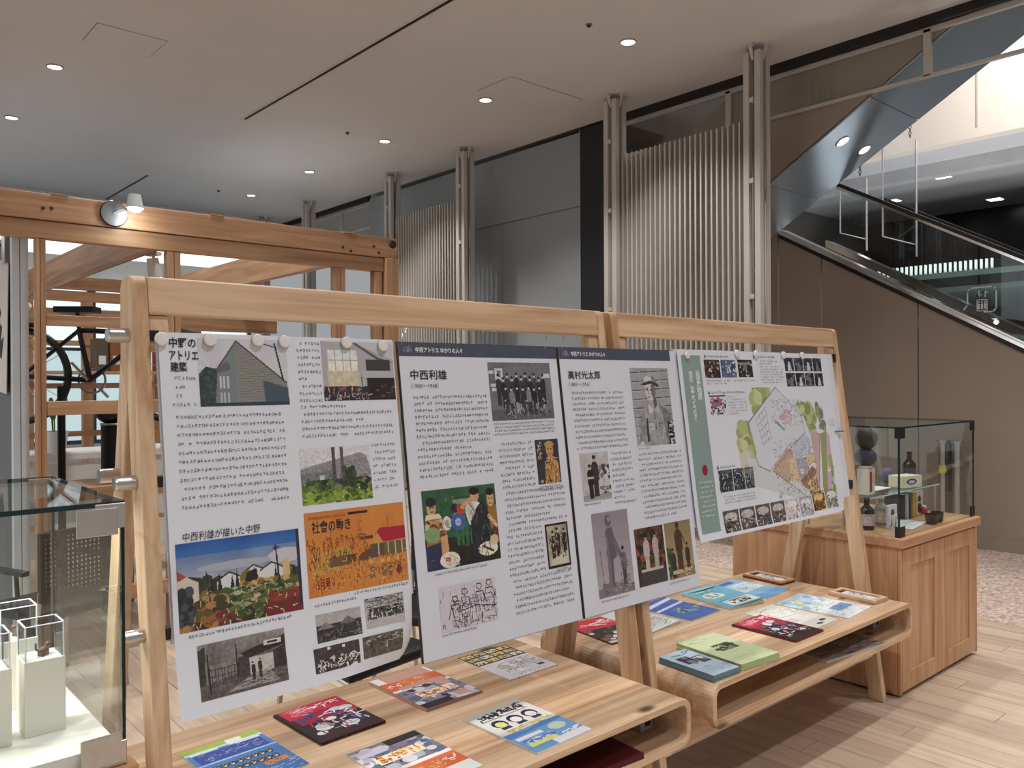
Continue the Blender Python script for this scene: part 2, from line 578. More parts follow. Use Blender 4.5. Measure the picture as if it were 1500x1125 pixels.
floor = struct(MB().box(-6, -6, -0.10, 5.57, 16, -0.014).build('floor', planks_mat()))
tag(floor, 'pale greyish wooden plank floor under the display stands')
PW, PL = 0.148, 1.2
pl_me = MB().box(-PW / 2 + .0012, -PL / 2 + .0012, -0.014, PW / 2 - .0012, PL / 2 - .0012, 0).mesh('plank')
pl_me.materials.append(planks_mat())
cand = []
i = 0
x = 5.57 - PW / 2
while x > -0.3:
    y = -1.6 + (i * 0.47) % PL
    while y < 6.2:
        best = None
        for dy in (-.5, 0, .5):
            q = project((x, y + dy, 0))
            if q and -60 < q[0] < 1560 and q[1] < 1190:
                best = q
        if best:
            cand.append((x * fw.x + y * fw.y, x, y))
        y += PL
    x -= PW; i += 1
cand.sort()
for d, x, y in cand[:298]:
    o = link('plank', pl_me, floor); o.location = (x, y, 0)

def terrazzo():
    m = bpy.data.materials.new('terrazzo'); m.use_nodes = True
    nt = m.node_tree; b = nt.nodes['Principled BSDF']; b.inputs['Roughness'].default_value = 0.6
    tc = nt.nodes.new('ShaderNodeTexCoord'); v = nt.nodes.new('ShaderNodeTexVoronoi'); v.inputs['Scale'].default_value = 55
    nt.links.new(tc.outputs['Object'], v.inputs['Vector'])
    r = nt.nodes.new('ShaderNodeValToRGB')
    for p, c in ((0.0, rgb(150, 128, 116)), (1.0, rgb(214, 194, 180))):
        e = r.color_ramp.elements[0 if p == 0 else 1]; e.position = p; e.color = c
    s = nt.nodes.new('ShaderNodeSeparateColor'); nt.links.new(v.outputs['Color'], s.inputs[0]); nt.links.new(s.outputs[0], r.inputs[0])
    nt.links.new(r.outputs[0], b.inputs['Base Color'])
    return m
tag(struct(MB().box(5.575, -6, -0.10, 7.9, 16, 0.0).build('floor', terrazzo())), 'speckled pinkish stone floor strip along the brown wall')

ceiling = struct(MB().box(-6, -6, CEIL, 6.84, 16, CEIL + 0.3).build('ceiling', M_ceil))
tag(ceiling, 'flat greige painted ceiling with recessed lights')
def slot(y0, y1, x=3.81):
    s = MB().box(x - .035, y0, CEIL - .006, x - .018, y1, CEIL + .01).box(x + .018, y0, CEIL - .006, x + .035, y1, CEIL + .01).box(x - .035, y1, CEIL - .006, x + .035, y1 + .05, CEIL + .01)
    o = s.build('slot_flange', mat('slot_paint', rgb(205, 196, 188), .6), ceiling)
    MB().box(x - .018, y0, CEIL - .002, x + .018, y1, CEIL + .01).build('slot_shade', M_gap_shade, ceiling)  # flat dark strip paints the shade inside the slot
slot(-2.0, 8.75); slot(12.0, 15.2)
def access(x0, y0, x1, y1):
    g = .006
    MB().box(x0, y0, CEIL - .0012, x1, y0 + g, CEIL + .004).box(x0, y1 - g, CEIL - .0012, x1, y1, CEIL + .004).box(x0, y0, CEIL - .0012, x0 + g, y1, CEIL + .004).box(x1 - g, y0, CEIL - .0012, x1, y1, CEIL + .004).build('panel_joint', mat('joint_grey', rgb(96, 88, 82), .8), ceiling)
    MB().box(x0 + g, y0 + g, CEIL - .003, x1 - g, y1 - g, CEIL + .004).build('access_panel', M_ceil, ceiling)
access(5.195, 5.88, 6.185, 6.385)
access(1.897, 7.17, 2.45, 7.63)

# wall behind the cabinet: cut along the escalator slope
XW = 7.9
def slope_lo(y): return 3.047 - (4.673 - y) * 0.5602        # lower flight falls towards the camera side
def slope_up(y): return 3.06 + (4.673 - y) * 0.583          # upper flight rises towards the camera side
wr = struct(MB().box(XW + .02, -6, -.1, XW + .12, 4.0, .05).build('wall_right', M_wall_br))
tag(wr, 'warm brown panelled wall under the escalator')
ys = [-6, -3.4, -1.6, 0.15, 1.75, 3.24, 4.19, 4.673]
for a, b in zip(ys[:-1], ys[1:]):
    g = .006
    zb = .10
    za, zc = slope_lo(a + g), slope_lo(b - g)
    pts = [(a + g, zb), (b - g, zb)] + ([(b - g, zc)] if zc > zb else []) + ([(a + g, za)] if za > zb else [])
    if len(pts) >= 3 and max(za, zc) > zb + .05:
        MB().prism(pts, 'x', XW, XW + .02).build('panel', M_wall_br, wr)
for a, b in ((4.673, 6.6), (6.6, 8.6)):
    MB().box(XW, a + .004, .10, XW + .02, b - .004, 6.2).build('panel', M_wall_br, wr)
bb = struct(MB().box(XW - .025, -6, 0, XW + .01, 9, .10).build('baseboard_right', mat('baseboard_paint', rgb(150, 136, 124), .5)))
tag(bb, 'low brown skirting along the foot of the panelled wall')

# grey shaft wall between the slatted screens
XG = 6.87
wb = struct(MB().box(XG + .02, 6.56, 0, XG + .3, 11.14, 4.36).build('wall_back', M_wall_gr))
tag(wb, 'grey panelled shaft wall between the two slatted screens')
for a, b, z0, z1 in ((6.57, 11.13, 3.51, 4.355), (6.57, 7.95, 0.06, 3.50), (7.96, 9.5, 0.06, 3.50), (9.51, 11.13, 0.06, 3.50)):
    MB().box(XG, a, z0, XG + .02, b, z1).build('panel', M_wall_gr, wb, bevel=.003, seg=1)
tr = struct(MB().box(XG - .03, 6.17, 0, XG + .4, 6.55, 4.37).build('trim_1', mat('black_trim', rgb(22, 22, 24), .45)))
tag(tr, 'tall black pillar at the end of the grey wall')
MB().box(XG - .034, 6.548, 0, XG - .01, 6.562, 4.37).build('edge_strip', mat('strip_grey', rgb(150, 160, 172), .3, .3), tr)
tr2 = struct(MB().box(6.84, -6, CEIL - .07, 6.90, 6.17, CEIL + .3).box(6.84, 11.15, CEIL - .07, 6.90, 16, CEIL + .3).build('trim_2', M_gap_shade))  # solid dark strips put in for the shade of the open gap
tag(tr2, 'dark strip for the shade in the gap along the edge of the ceiling')
# slab and void above, outside the ceiling edge
tag(struct(MB().box(6.90, 6.17, 4.42, 9, 16, 4.7).build('ceiling', M_wall_br)), 'brown soffit beyond the ceiling edge')

# hung smoke screens at the ceiling edge
def smoke(name, label, y0, y1, mull):
    t = thing(name, label, 'smoke screen', (6.93, y0, 3.95), world=True)
    zb, zt = 3.94, 4.32
    MB().box(6.915, y0, zt - .03, 6.955, y1, zt + .012).build('top_rail', M_louver, t, bevel=.004)
    MB().box(6.915, y0, zb - .012, 6.955, y1, zb + .016).build('bottom_rail', M_louver, t, bevel=.004)
    for y in mull:
        MB().box(6.915, y - .03, zb, 6.955, y + .03, zt).build('mullion', M_louver, t, bevel=.003)
    prev = y0
    for y in list(mull) + [y1]:
        if y - .03 - prev > .1:
            MB().box(6.933, prev + .002, zb + .016, 6.938, y - .031, zt - .03).build('pane', G_clear, t)
        prev = y + .03
    return t
smoke('smoke_screen', 'glazed metal smoke screen hung above the escalator', -1.0, 6.16, (0.9, 2.76, 4.63))
smoke('smoke_screen', 'glazed metal smoke screen above the timber frame, left of the grey wall', 11.16, 15.5, (12.1, 13.6))

# ------------------------------------------------------------------ recessed lights
def downlight(x, y, label):
    t = thing('downlight', label, 'ceiling light', (x, y, CEIL), group='recessed ceiling downlights')
    MB().torus((0, 0, -.004), .066, .008, n=28, m=6).build('ring', mat('ring_paint', rgb(150, 142, 138), .5), t, smooth=True)
    MB().cyl((0, 0, -.006), (0, 0, .02), .060, 28).build('lens', emission('lens', (1.0, 0.96, 0.92, 1), 9.0), t)
for x, y, l in ((5.43, 4.626, 'round recessed downlight above the near slatted screen'),
                (5.43, 6.542, 'round recessed downlight touching the ceiling access panel'),
                (5.43, 8.45, 'round recessed downlight above the far slatted screen'),
                (5.43, 10.35, 'round recessed downlight, third smallest in the line above the timber frame'),
                (5.43, 12.24, 'round recessed downlight, smallest in the line above the timber frame'),
                (1.866, 8.42, 'round recessed downlight at upper left, below the left access panel'),
                (1.866, 10.335, 'round recessed downlight at the left edge above the wooden beam')):
    downlight(x, y, l)
for (x, y), l in zip(((4.925, 4.611), (4.92, 8.445), (4.923, 12.26)), ('small black ceiling sensor near the top right light', 'small black ceiling sensor in the middle of the ceiling', 'small black ceiling sensor above the wooden beam')):
    t = thing('ceiling_sensor', l, 'sensor', (x, y, CEIL), group='small ceiling sensors')
    MB().lathe([(.005, -.025), (.016, -.02), (.018, -.006)], (0, 0, 0), 12).build('body', M_black, t, smooth=True)
    MB().lathe([(.02, -.006), (.028, -.004), (.03, 0.0)], (0, 0, 0), 16).build('flange', mat('flange_grey', rgb(120, 112, 106), .6), t, smooth=True)

# ------------------------------------------------------------------ slatted screens with clustered posts
def louver_screen(label, y0, y1, n):
    t = thing('louver_screen', label, 'slatted screen', (6.36, (y0 + y1) / 2, 0), world=True)
    pitch = (y1 - y0 - .16) / n
    me = MB().box(-.012, -.009, .12, .068, .009, 3.78).mesh('slat'); me.materials.append(M_louver)
    for i in range(n):
        o = link('slat', me, t)
        o.location = Vector((6.36, y0 + .08 + pitch * (i + .5), 0)) - Vector(t.location)
    for z in (.5, 2.1, 3.7):
        MB().box(6.44, y0, z - .02, 6.46, y1, z + .02).build('rail', M_louver, t)
    for yc in (y0, y1):
        for dx, dy in ((-.055, -.055), (-.055, .055), (.055, -.055), (.055, .055)):
            MB().box(6.36 + dx - .028, yc + dy - .028, 0, 6.36 + dx + .028, yc + dy + .028, CEIL - .06).build('post', M_louver, t, bevel=.004)
        MB().box(6.36 - .022, yc - .022, 0, 6.36 + .022, yc + .022, CEIL - .03).build('post_core', mat('core_grey', rgb(120, 110, 102), .5), t)
        for dx, dy in ((-.10, 0), (.10, 0), (0, -.10), (0, .10)):
            MB().cyl((6.36 + dx * .55, yc + dy * .55, CEIL - .13), (6.36 + dx, yc + dy, CEIL - .02), .016, 8).cyl((6.36 + dx, yc + dy, CEIL - .03), (6.36 + dx, yc + dy, CEIL), .028, 12).build('post_head', M_louver, t)
        for z in (.9, 2.2, 3.2, 3.9):
            MB().box(6.36 - .09, yc - .02, z, 6.36 + .09, yc + .02, z + .04).build('clamp', M_louver, t)
    return t
louver_screen('tall white slatted screen with clustered posts beside the escalator', 3.965, 5.60, 25)
louver_screen('tall white slatted screen left of the grey wall, behind the timber frame', 8.07, 9.71, 25)
def lone_column(y, label):
    t = thing('clustered_column', label, 'column', (6.32, y, 0), world=True)
    for dx, dy in ((-.055, -.055), (-.055, .055), (.055, -.055), (.055, .055)):
        MB().box(6.32 + dx - .028, y + dy - .028, 0, 6.32 + dx + .028, y + dy + .028, CEIL - .06).build('post', M_louver, t, bevel=.004)
    for dx, dy in ((-.10, 0), (.10, 0), (0, -.10), (0, .10)):
        MB().cyl((6.32 + dx * .55, y + dy * .55, CEIL - .13), (6.32 + dx, y + dy, CEIL - .02), .016, 8).cyl((6.32 + dx, y + dy, CEIL - .03), (6.32 + dx, y + dy, CEIL), .028, 12).build('post_head', M_louver, t)
lone_column(12.08, 'white clustered column rising behind the timber frame, nearer of two')
lone_column(13.75, 'white clustered column rising behind the timber frame, farther of two')

# ------------------------------------------------------------------ escalators
M_soffit = mat('soffit_steel', rgb(176, 192, 208), .27, .55, .03, 1.5)
es = thing('escalator', 'upper escalator flight with blue-grey steel underside and two lights', 'escalator', (7.4, 3.0, 3.0), world=True)
y_b = [5.4, 4.21, 3.232, 2.2, 1.1, 0.0, -1.2]
for a, b in zip(y_b[:-1], y_b[1:]):
    a2, b2 = a - .004, b + .004
    MB().add([(6.96, a2, slope_up(a2)), (XW - .004, a2, slope_up(a2)), (XW - .004, b2, slope_up(b2)), (6.96, b2, slope_up(b2)),
              (6.96, a2, slope_up(a2) + .03), (XW - .004, a2, slope_up(a2) + .03), (XW - .004, b2, slope_up(b2) + .03), (6.96, b2, slope_up(b2) + .03)],
             [(0, 1, 2, 3), (4, 7, 6, 5), (0, 4, 5, 1), (1, 5, 6, 2), (2, 6, 7, 3), (3, 7, 4, 0)]).build('soffit_panel', M_soffit, es)
MB().prism([(5.4, slope_up(5.4) + .02), (-1.2, slope_up(-1.2) + .02), (-1.2, slope_up(-1.2) + 1.2), (5.4, slope_up(5.4) + 1.2)], 'x', 6.96, 6.985).build('side_cladding', M_wall_br, es)
MB().prism([(5.4, slope_up(5.4) + .02), (-1.2, slope_up(-1.2) + .02), (-1.2, slope_up(-1.2) + 1.2), (5.4, slope_up(5.4) + 1.2)], 'x', XW - .025, XW).build('side_cladding', M_wall_br, es)
for px_, y_ in ((7.24, 3.63), (7.66, 3.63)):
    n_ = Vector((0, -.583, -1)).normalized() * 1.0
    c_ = Vector((px_, y_, slope_up(y_)))
    MB().cyl(c_ + n_ * .006, c_ - n_ * .02, .05, 24).build('lens', emission('lens', (1.0, 0.96, 0.92, 1), 9.0), es)
    MB().torus(c_ + n_ * .003, .06, .009, n_, 24, 6).build('lens_ring', M_steel, es, smooth=True)

el = thing('escalator', 'lower escalator flight with glass balustrade and steel trim falling to the right', 'escalator', (8.3, 3.0, 0), world=True)
def sloped(x0, x1, ya, yb, off0, off1, fn):
    return MB().add([(x0, ya, fn(ya) + off0), (x1, ya, fn(ya) + off0), (x1, yb, fn(yb) + off0), (x0, yb, fn(yb) + off0),
                     (x0, ya, fn(ya) + off1), (x1, ya, fn(ya) + off1), (x1, yb, fn(yb) + off1), (x0, yb, fn(yb) + off1)],
                    [(0, 1, 2, 3), (4, 7, 6, 5), (0, 4, 5, 1), (1, 5, 6, 2), (2, 6, 7, 3), (3, 7, 4, 0)])
YA, YB = 4.67, -1.0
sloped(XW - .03, XW + .03, YA, YB, .00, .03, slope_lo).build('steel_trim', M_steel_pol, el)
sloped(XW - .015, XW + .03, YA, YB, -.045, -.002, slope_lo).build('trim_shadow', M_dark_metal, el)
sloped(XW + .03, XW + .20, YA, YB, .03, .05, slope_lo).build('inner_decking', M_steel_pol, el)
sloped(XW + .2, XW + 1.0, YA, YB, -.35, -.30, slope_lo).build('step_band', M_dark_metal, el)
sloped(XW + 1.0, XW + 1.2, YA, YB, -.04, .04, slope_lo).build('inner_decking', M_steel_pol, el)
yj = [4.64, 3.95, 2.75, 1.55, .35, -.9]
for a, b in zip(yj[:-1], yj[1:]):
    g = .008; k = .40
    top = .72
    zl = slope_lo
    for xx in (XW + .09, XW + 1.1):
        # joints stand square to the slope: top edge shifted towards the camera side
        up_a = a if a == yj[0] else a + k * .0
        MB().prism([(a - g, zl(a - g) + .04), (b + g, zl(b + g) + .04), (b + g - .0 + .0, zl(b + g) + top), ((a - g) if a != yj[0] else a - .62, zl((a - g) if a != yj[0] else a - .62) + top)], 'x', xx, xx + .012).build('balustrade_pane', G_clear, el)
for xx in (XW + .096, XW + 1.106):
    sloped(xx - .035, xx + .035, 4.06, YB, .72, .745, slope_lo).build('rail_base', M_steel_pol, el)
    sloped(xx - .04, xx + .04, 4.06, YB, .745, .785, slope_lo).build('handrail', M_black, el)

# clear guard plates hung where the two flights cross
def guard(label, x0, x1, y, z0, z1):
    t = thing('guard_plate', label, 'guard plate', ((x0 + x1) / 2, y, z0), world=True, group='clear guard plates at the escalator crossing')
    MB().box(x0, y - .004, z0, x1, y + .004, z1).build('plate', G_acryl, t)
    e = mat('acrylic_edge', rgb(226, 232, 240), .2, 0, .02, 20)
    MB().box(x0, y - .005, z0 - .004, x1, y + .005, z0 + .004).build('plate_edge', e, t)
    for x in (x0, x1):
        MB().box(x - .006, y - .006, z0 - .12 if x == x1 else z0, x + .006, y + .006, z1).build('edge_strip', e, t)
    MB().box(x1 - .05, y - .02, z0 - .12, x1 - .04, y - .01, z1).build('edge_strip', e, t)
    for x in (x0 + .15, x1 - .15):
        ch = MB()
        for i in range(6):
            ch.torus((x, y, z1 + .02 + i * .03), .014, .004, (1, 0, 0) if i % 2 else (0, 1, 0), 10, 5)
        ch.build('chain', M_dark_metal, t)
    return t
guard('clear hanging guard plate with bright edges, larger and nearer', 7.98, 8.75, 3.6, 2.88, 3.95)
guard('clear hanging guard plate with bright edges, smaller, left of the larger one', 8.02, 8.60, 4.05, 2.98, 3.62)

# lift sign on the balustrade glass: outline, arrows, cabin
sg = thing('lift_sign', 'white outline lift pictogram sign on the dark escalator glass', 'sign', (XW + .075, 2.72, 2.07), world=True)
M_sign = mat('sign_white', rgb(205, 214, 212), .5, 0, .02, 20)
def sline(pts, w=.008):
    m = MB()
    for (ya, za), (yb, zb) in zip(pts[:-1], pts[1:]):
        d = Vector((0, yb - ya, zb - za)).normalized(); nrm = Vector((0, -d.z, d.y)) * w
        a = Vector((XW + .078, ya, za)) - d * w; b = Vector((XW + .078, yb, zb)) + d * w
        q = [a + nrm, b + nrm, b - nrm, a - nrm]
        m.add([v for v in q] + [v + Vector((.004, 0, 0)) for v in q], [(0, 1, 2, 3), (4, 7, 6, 5), (0, 4, 5, 1), (1, 5, 6, 2), (2, 6, 7, 3), (3, 7, 4, 0)])
    return m
cy, cz = 2.72, 2.195
sline([(2.87, 2.12), (2.84, 2.16), (2.84, 2.28), (2.82, 2.31), (2.63, 2.31), (2.605, 2.285), (2.605, 2.12), (2.63, 2.09), (2.70, 2.09)], .006).build('outline', M_sign, sg)
sline([(2.76, 2.10), (2.68, 2.10), (2.68, 2.20), (2.76, 2.20), (2.76, 2.10)], .004).build('cabin', M_sign, sg)
for dy in (-.024, 0, .024):
    m = MB(); m.box(XW + .076, cy + dy - .008, 2.115, XW + .08, cy + dy + .008, 2.165); m.ball((XW + .078, cy + dy, 2.178), .008, 8, 6)
    m.build('passenger_figure', M_sign, sg)
sline([(2.745, 2.28), (2.745, 2.225), (2.765, 2.245), (2.745, 2.225), (2.725, 2.245)], .0035).build('arrow', M_sign, sg)
sline([(2.695, 2.225), (2.695, 2.28), (2.715, 2.26), (2.695, 2.28), (2.675, 2.26)], .0035).build('arrow', M_sign, sg)

# the space across the void
M_fascia = mat('fascia_white', rgb(236, 226, 216), .6, 0, .02, 1)
t = tag(struct(MB().box(11, -8, 4.47, 11.2, 14, 9).build('wall_far', M_fascia)), 'bright cream upper wall across the escalator void')
for y in (-2.5, -.4, 1.7, 3.8):
    MB().box(10.99, y - .01, 4.6, 11.0, y + .01, 9).build('panel_joint', mat('fascia_joint', rgb(196, 184, 172), .6), t)
tag(struct(MB().box(11.201, -8, 4.48, 15.8, 14, 4.60).build('ceiling', mat('far_ceiling', rgb(206, 208, 212), .7, 0, .02, 1))), 'grey ceiling of the floor across the void')
tag(struct(MB().box(11.9, -8, 4.30, 12.1, 14, 4.48).build('trim_3', mat('far_beam', rgb(190, 192, 196), .7))), 'grey beam under the ceiling across the void')
tag(struct(MB().box(15.8, -8, -4, 16.0, 14, 4.6).build('wall_far', M_blackwall)), 'black wall far across the void')
tag(struct(MB().box(8.9, -8, -4.1, 16, 14, -4.0).build('floor', M_blackwall)), 'dark floor far below the escalators')
tag(struct(MB().box(9.2, 7.5, -4, 16, 7.7, 7).build('wall_far', mat('far_side', rgb(110, 106, 104), .6))), 'grey end wall of the escalator void')
for i, (x, y, l) in enumerate(((12.8, 4.9, 'flat ceiling lamp across the void, left one'), (15.1, 4.94, 'flat ceiling lamp across the void, right one'), (13.9, 6.1, 'flat ceiling lamp across the void beside the guard plates'))):
    t = thing('panel_lamp', l, 'ceiling light', (x, y, 4.48), group='panel lamps across the void')
    MB().box(-.10, -.10, -.012, .10, .10, 0).build('lens', emission('far_lens', (1, .97, .94, 1), 6.0), t)
    MB().box(-.12, -.12, -.008, .12, .12, .0).build('frame', M_white, t)
gr = thing('light_grille', 'row of short pale bars glowing in the dark beyond the glass', 'light grille', (12.5, 4.9, 2.95), world=True)
for i in range(24):
    y = 4.12 + i * .068
    MB().box(12.48, y, 3.02, 12.52, y + .024, 3.16).build('bar', emission('grille_glow', (.85, .95, .92, 1), .55), gr)
MB().box(12.46, 3.0, 2.95, 12.54, 5.9, 3.02).build('grille_rail', mat('grille_rail', rgb(90, 110, 105), .5), gr)
tag(struct(MB().box(12.6, -6, 2.75, 15.7, 9, 2.82).build('ceiling', mat('lower_ceiling', rgb(70, 88, 84), .6))), 'dim greenish ceiling of the lower floor beyond the glass')
# ------------------------------------------------------------------ display stands
TILT = 0.137
TN = sqrt(1 + TILT * TILT)
def yf(z): return 1.717 + TILT * z          # front plane of the easel legs
ZT = 1.745
def stand(label, x0, x1, knob_left):
    t = thing('display_stand', label, 'display stand', ((x0 + x1) / 2, 1.95, 0), world=True)
    th = .037
    for xa, xb in ((x0, x0 + th), (x1 - th, x1)):
        lw = .070
        # front leg with the rounded head, back leg splayed behind it
        r = .035
        pts = [(yf(0), 0), (yf(0) + lw, 0), (yf(1.45) + lw, 1.45)]
        yb_top = yf(ZT) + lw + .012
        pts += [(yb_top, 1.55), (yb_top, ZT - r)]
        for k in range(1, 6):
            a = pi / 2 * k / 6
            pts.append((yb_top - r + r * cos(a), ZT - r + r * sin(a)))
        pts.append((yb_top - r, ZT))
        ft = yf(ZT - .0) + .0
        pts.append((ft + r * .7, ZT))
        for k in range(1, 6):
            a = pi / 2 + pi / 2 * k / 6
            pts.append((ft + r * .7 + r * .7 * cos(a), ZT - r * .7 + r * .7 * sin(a)))
        MB().prism(pts, 'x', xa, xb).build('front_leg', pine('Z'), t, bevel=.005)
        def ybk(z): return 2.268 - .19 * z
        MB().prism([(ybk(0), 0), (ybk(0) + .068, 0), (ybk(1.56) + .068, 1.56), (ybk(1.56), 1.56)], 'x', xa + .0005, xb - .0005).build('back_leg', pine('Z'), t, bevel=.005)
    zc = 1.702
    MB().prism([(yf(1.658) + .004, 1.655), (yf(1.658) + .040, 1.655), (yf(ZT) + .040, ZT - .002), (yf(ZT) + .004, ZT - .002)], 'x', x0 + th, x1 - th).build('top_rail', pine('X'), t, bevel=.004)
    # corner blocks under the ends of the rail
    for xa, xb in ((x0 + th, x0 + th + .045), (x1 - th - .045, x1 - th)):
        MB().prism([(yf(1.56) + .012, 1.57), (yf(1.56) + .04, 1.57), (yf(1.655) + .04, 1.654), (yf(1.655) + .012, 1.654)], 'x', xa, xb).build('corner_block', pine('Z'), t, bevel=.003)
    # stretchers between the legs, under the bench
    MB().prism([(yf(.21) + .018, .205), (yf(.21) + .045, .205), (yf(.33) + .045, .335), (yf(.33) + .018, .335)], 'x', x0 + th, x1 - th).build('stretcher', pine('X'), t, bevel=.003)
    MB().box(x0 + th, 2.215, .21, x1 - th, 2.24, .335).build('stretcher', pine('X'), t, bevel=.003)
    # steel clamp knobs
    for z in knob_left:
        y = yf(z) + .036
        MB().cyl((x0 - .042, y, z), (x0 + .001, y, z), .0165, 20).build('clamp_knob', M_steel, t, smooth=True)
        k2 = MB().cyl((x0 - .046, y, z), (x0 - .042, y, z), .0145, 20).build('knob_face', M_steel_pol, t, smooth=True)
        MB().box(x0 + th, y - .03, z - .012, x0 + th + .02, y - .002, z + .012).build('clip', M_black, t)
    if knob_left:
        z = 1.284; y = 2.268 - .19 * z + .034
        MB().cyl((x0 - .042, y, z), (x0 + .001, y, z), .0165, 20).build('clamp_knob', M_steel, t, smooth=True)
    else:
        for z in (1.60, 1.0):
            y = yf(z) + .036
            MB().box(x1 - th - .02, y - .03, z - .02, x1 - th, y - .004, z + .02).build('clip', M_black, t)
    return t
stand('light pine easel display stand beside the left glass case', .583, 2.160, (1.607, 1.278, .948))
stand('light pine easel display stand in front of the vitrine cabinet', 2.196, 3.835, ())

# ------------------------------------------------------------------ benches: rounded open boxes
def rrect(x0, z0, x1, z1, r, n=6):
    p = []
    for cx, cz, a0 in ((x1 - r, z0 + r, -pi / 2), (x1 - r, z1 - r, 0), (x0 + r, z1 - r, pi / 2), (x0 + r, z0 + r, pi)):
        for k in range(n + 1):
            a = a0 + pi / 2 * k / n
            p.append((cx + r * cos(a), cz + r * sin(a)))
    return p
def bench(label, x0, x1):
    t = thing('display_bench', label, 'bench', ((x0 + x1) / 2, 1.98, .345), world=True)
    z0, z1, th, r = .348, .50, .021, .045
    o = rrect(x0, z0, x1, z1, r); i_ = rrect(x0 + th, z0 + th, x1 - th, z1 - th, r - th)
    n = len(o); ya, yb = 1.578, 2.40
    vs = []
    for y in (ya, yb):
        vs += [(p[0], y, p[1]) for p in o] + [(p[0], y, p[1]) for p in i_]
    fs = []
    for k in range(n):
        k2 = (k + 1) % n
        fs += [(k, k2, n + k2, n + k), (2 * n + k, 3 * n + k, 3 * n + k2, 2 * n + k2),
               (k, 2 * n + k, 2 * n + k2, k2), (n + k, n + k2, 3 * n + k2, 3 * n + k)]
    sh = MB().add(vs, fs).build('shell', glued('X'), t, bevel=.003)
    MB().box(x0 + th, yb - .02, z0 + th, x1 - th, yb - .002, z1 - th).build('back_panel', pine('X'), t)
    xm = x0 + (x1 - x0) * .1
    MB().box(x1 - .075, 1.70, z0 - .012, x1 - .02, 2.3, z0).build('support_batten', pine('Y'), t)
    MB().box(x0 + .02, 1.70, z0 - .012, x0 + .075, 2.3, z0).build('support_batten', pine('Y'), t)
    return t
bench('low pine bench carrying leaflets, nearest the left glass case', .635, 2.142)
bench('low pine bench carrying leaflets, beside the vitrine cabinet', 2.262, 3.782)

# ------------------------------------------------------------------ posters
def easel(name, label, cat, x0, zbot, off):
    """empty at the lower left corner of a sheet; local x right, y up the slope, z towards the viewer"""
    o = thing(name, label, cat, (x0, yf(zbot) - off, zbot))
    o.rotation_euler = (pi / 2 - math.atan(TILT), 0, 0)
    return o
def sheet(parent, name, w, h, m, curve=None, th=.0006, nx=14, ny=24):
    vs = []
    for k in (0, 1):
        for j in range(ny + 1):
            for i in range(nx + 1):
                x, y = w * i / nx, h * j / ny
                z = (float(curve(np.float64(x), np.float64(y))) if curve else 0) - k * th
                vs.append((x, y, z))
    q = (nx + 1) * (ny + 1); fs = []
    for j in range(ny):
        for i in range(nx):
            a = j * (nx + 1) + i
            fs.append((a, a + 1, a + nx + 2, a + nx + 1)); fs.append((q + a, q + a + nx + 1, q + a + nx + 2, q + a + 1))
    rim = [i for i in range(nx + 1)] + [(j + 1) * (nx + 1) - 1 for j in range(1, ny + 1)] + [ny * (nx + 1) + i for i in range(nx - 1, -1, -1)] + [j * (nx + 1) for j in range(ny - 1, 0, -1)]
    for a, b in zip(rim, rim[1:] + rim[:1]):
        fs.append((b, a, q + a, q + b))
    return MB().add(vs, fs).build(name, m, parent, smooth=True)
def board(parent, name, w, h, th, m, edge=None):
    if edge:
        MB().box(0, 0, -th, w, h, -.0012).build('board_core', edge, parent)
        return MB().box(.0015, .0015, -.0012, w - .0015, h - .0015, 0).build(name, m, parent)
    return MB().box(0, 0, -th, w, h, 0).build(name, m, parent, bevel=.001, seg=1)
E0 = .0006   # ink layer above paper

def bw(w, h, ppm, seed, tone=(150, 150, 152), dark=(30, 30, 34), light=(222, 222, 222)):
    p = Pic(w, h, ppm, tone, seed)
    p.noise(3, .5).thresh(5, .6, dark).thresh(8, .74, light).noise(30, .25)
    return p

# ---- poster 1: atelier architecture, paper sheet on a white board
b1 = easel('backing_board', 'white backing board behind the left poster, held by steel knobs', 'board', .632, .925, -.004)
board(b1, 'panel', .64, (1.612 - .925) * TN, .008, M_foam)
H1 = (1.615 - .765) * TN
def curl1(x, y):
    k = np.clip((.20 - y) / .20, 0, 1)
    r_ = np.clip((x - .40) / .23, 0, 1)
    return .016 * k ** 2 + -.050 * (np.clip((.09 - y) / .09, 0, 1) ** 2) * r_ - .035 * np.clip((x - .585) / .04, 0, 1) ** 2 * np.clip((.2 - y) / .2, 0, 1)
p1 = easel('poster', 'large white poster with orange magazine cover and landscape painting, leftmost', 'poster', .634, .765, .006)
sheet(p1, 'paper', .628, H1, M_paper, curl1)
def P1(x, y): return (x, H1 + y, E0)
def place(p, parent, H, r, curve=None, name='picture'):
    return p.build(parent, (r[0], H + r[1], E0), name, curve=curve)
R = (.087, -.173, .310, -.011)
PP = 620
w, h = R[2] - R[0], R[3] - R[1]
p = Pic(w, h, PP, (206, 208, 216), 3)
p.noise(4, .05)
p.poly([(0, .52), (.08, .42), (.20, .45), (.26, .50), (.26, 1), (0, 1)], (58, 74, 78)).noise(40, .16, (0, .4, .26, 1))
p.poly([(.20, .46), (.42, .03), (.42, 1), (.16, 1)], (120, 134, 140))
p.poly([(.42, .03), (.98, .66), (1, .98), (.40, 1)], (138, 140, 136))
for k in range(24):
    yy = .10 + k * .038
    p.line([(.42, yy), (min(.99, .42 + (yy - .02) * .92), yy + .02)], .003, (104, 108, 108))
p.poly([(.70, .62), (.99, .74), (1, .98), (.72, 1)], (70, 86, 104))
p.line([(.18, .48), (.42, .03), (.98, .66)], .008, (70, 76, 84))
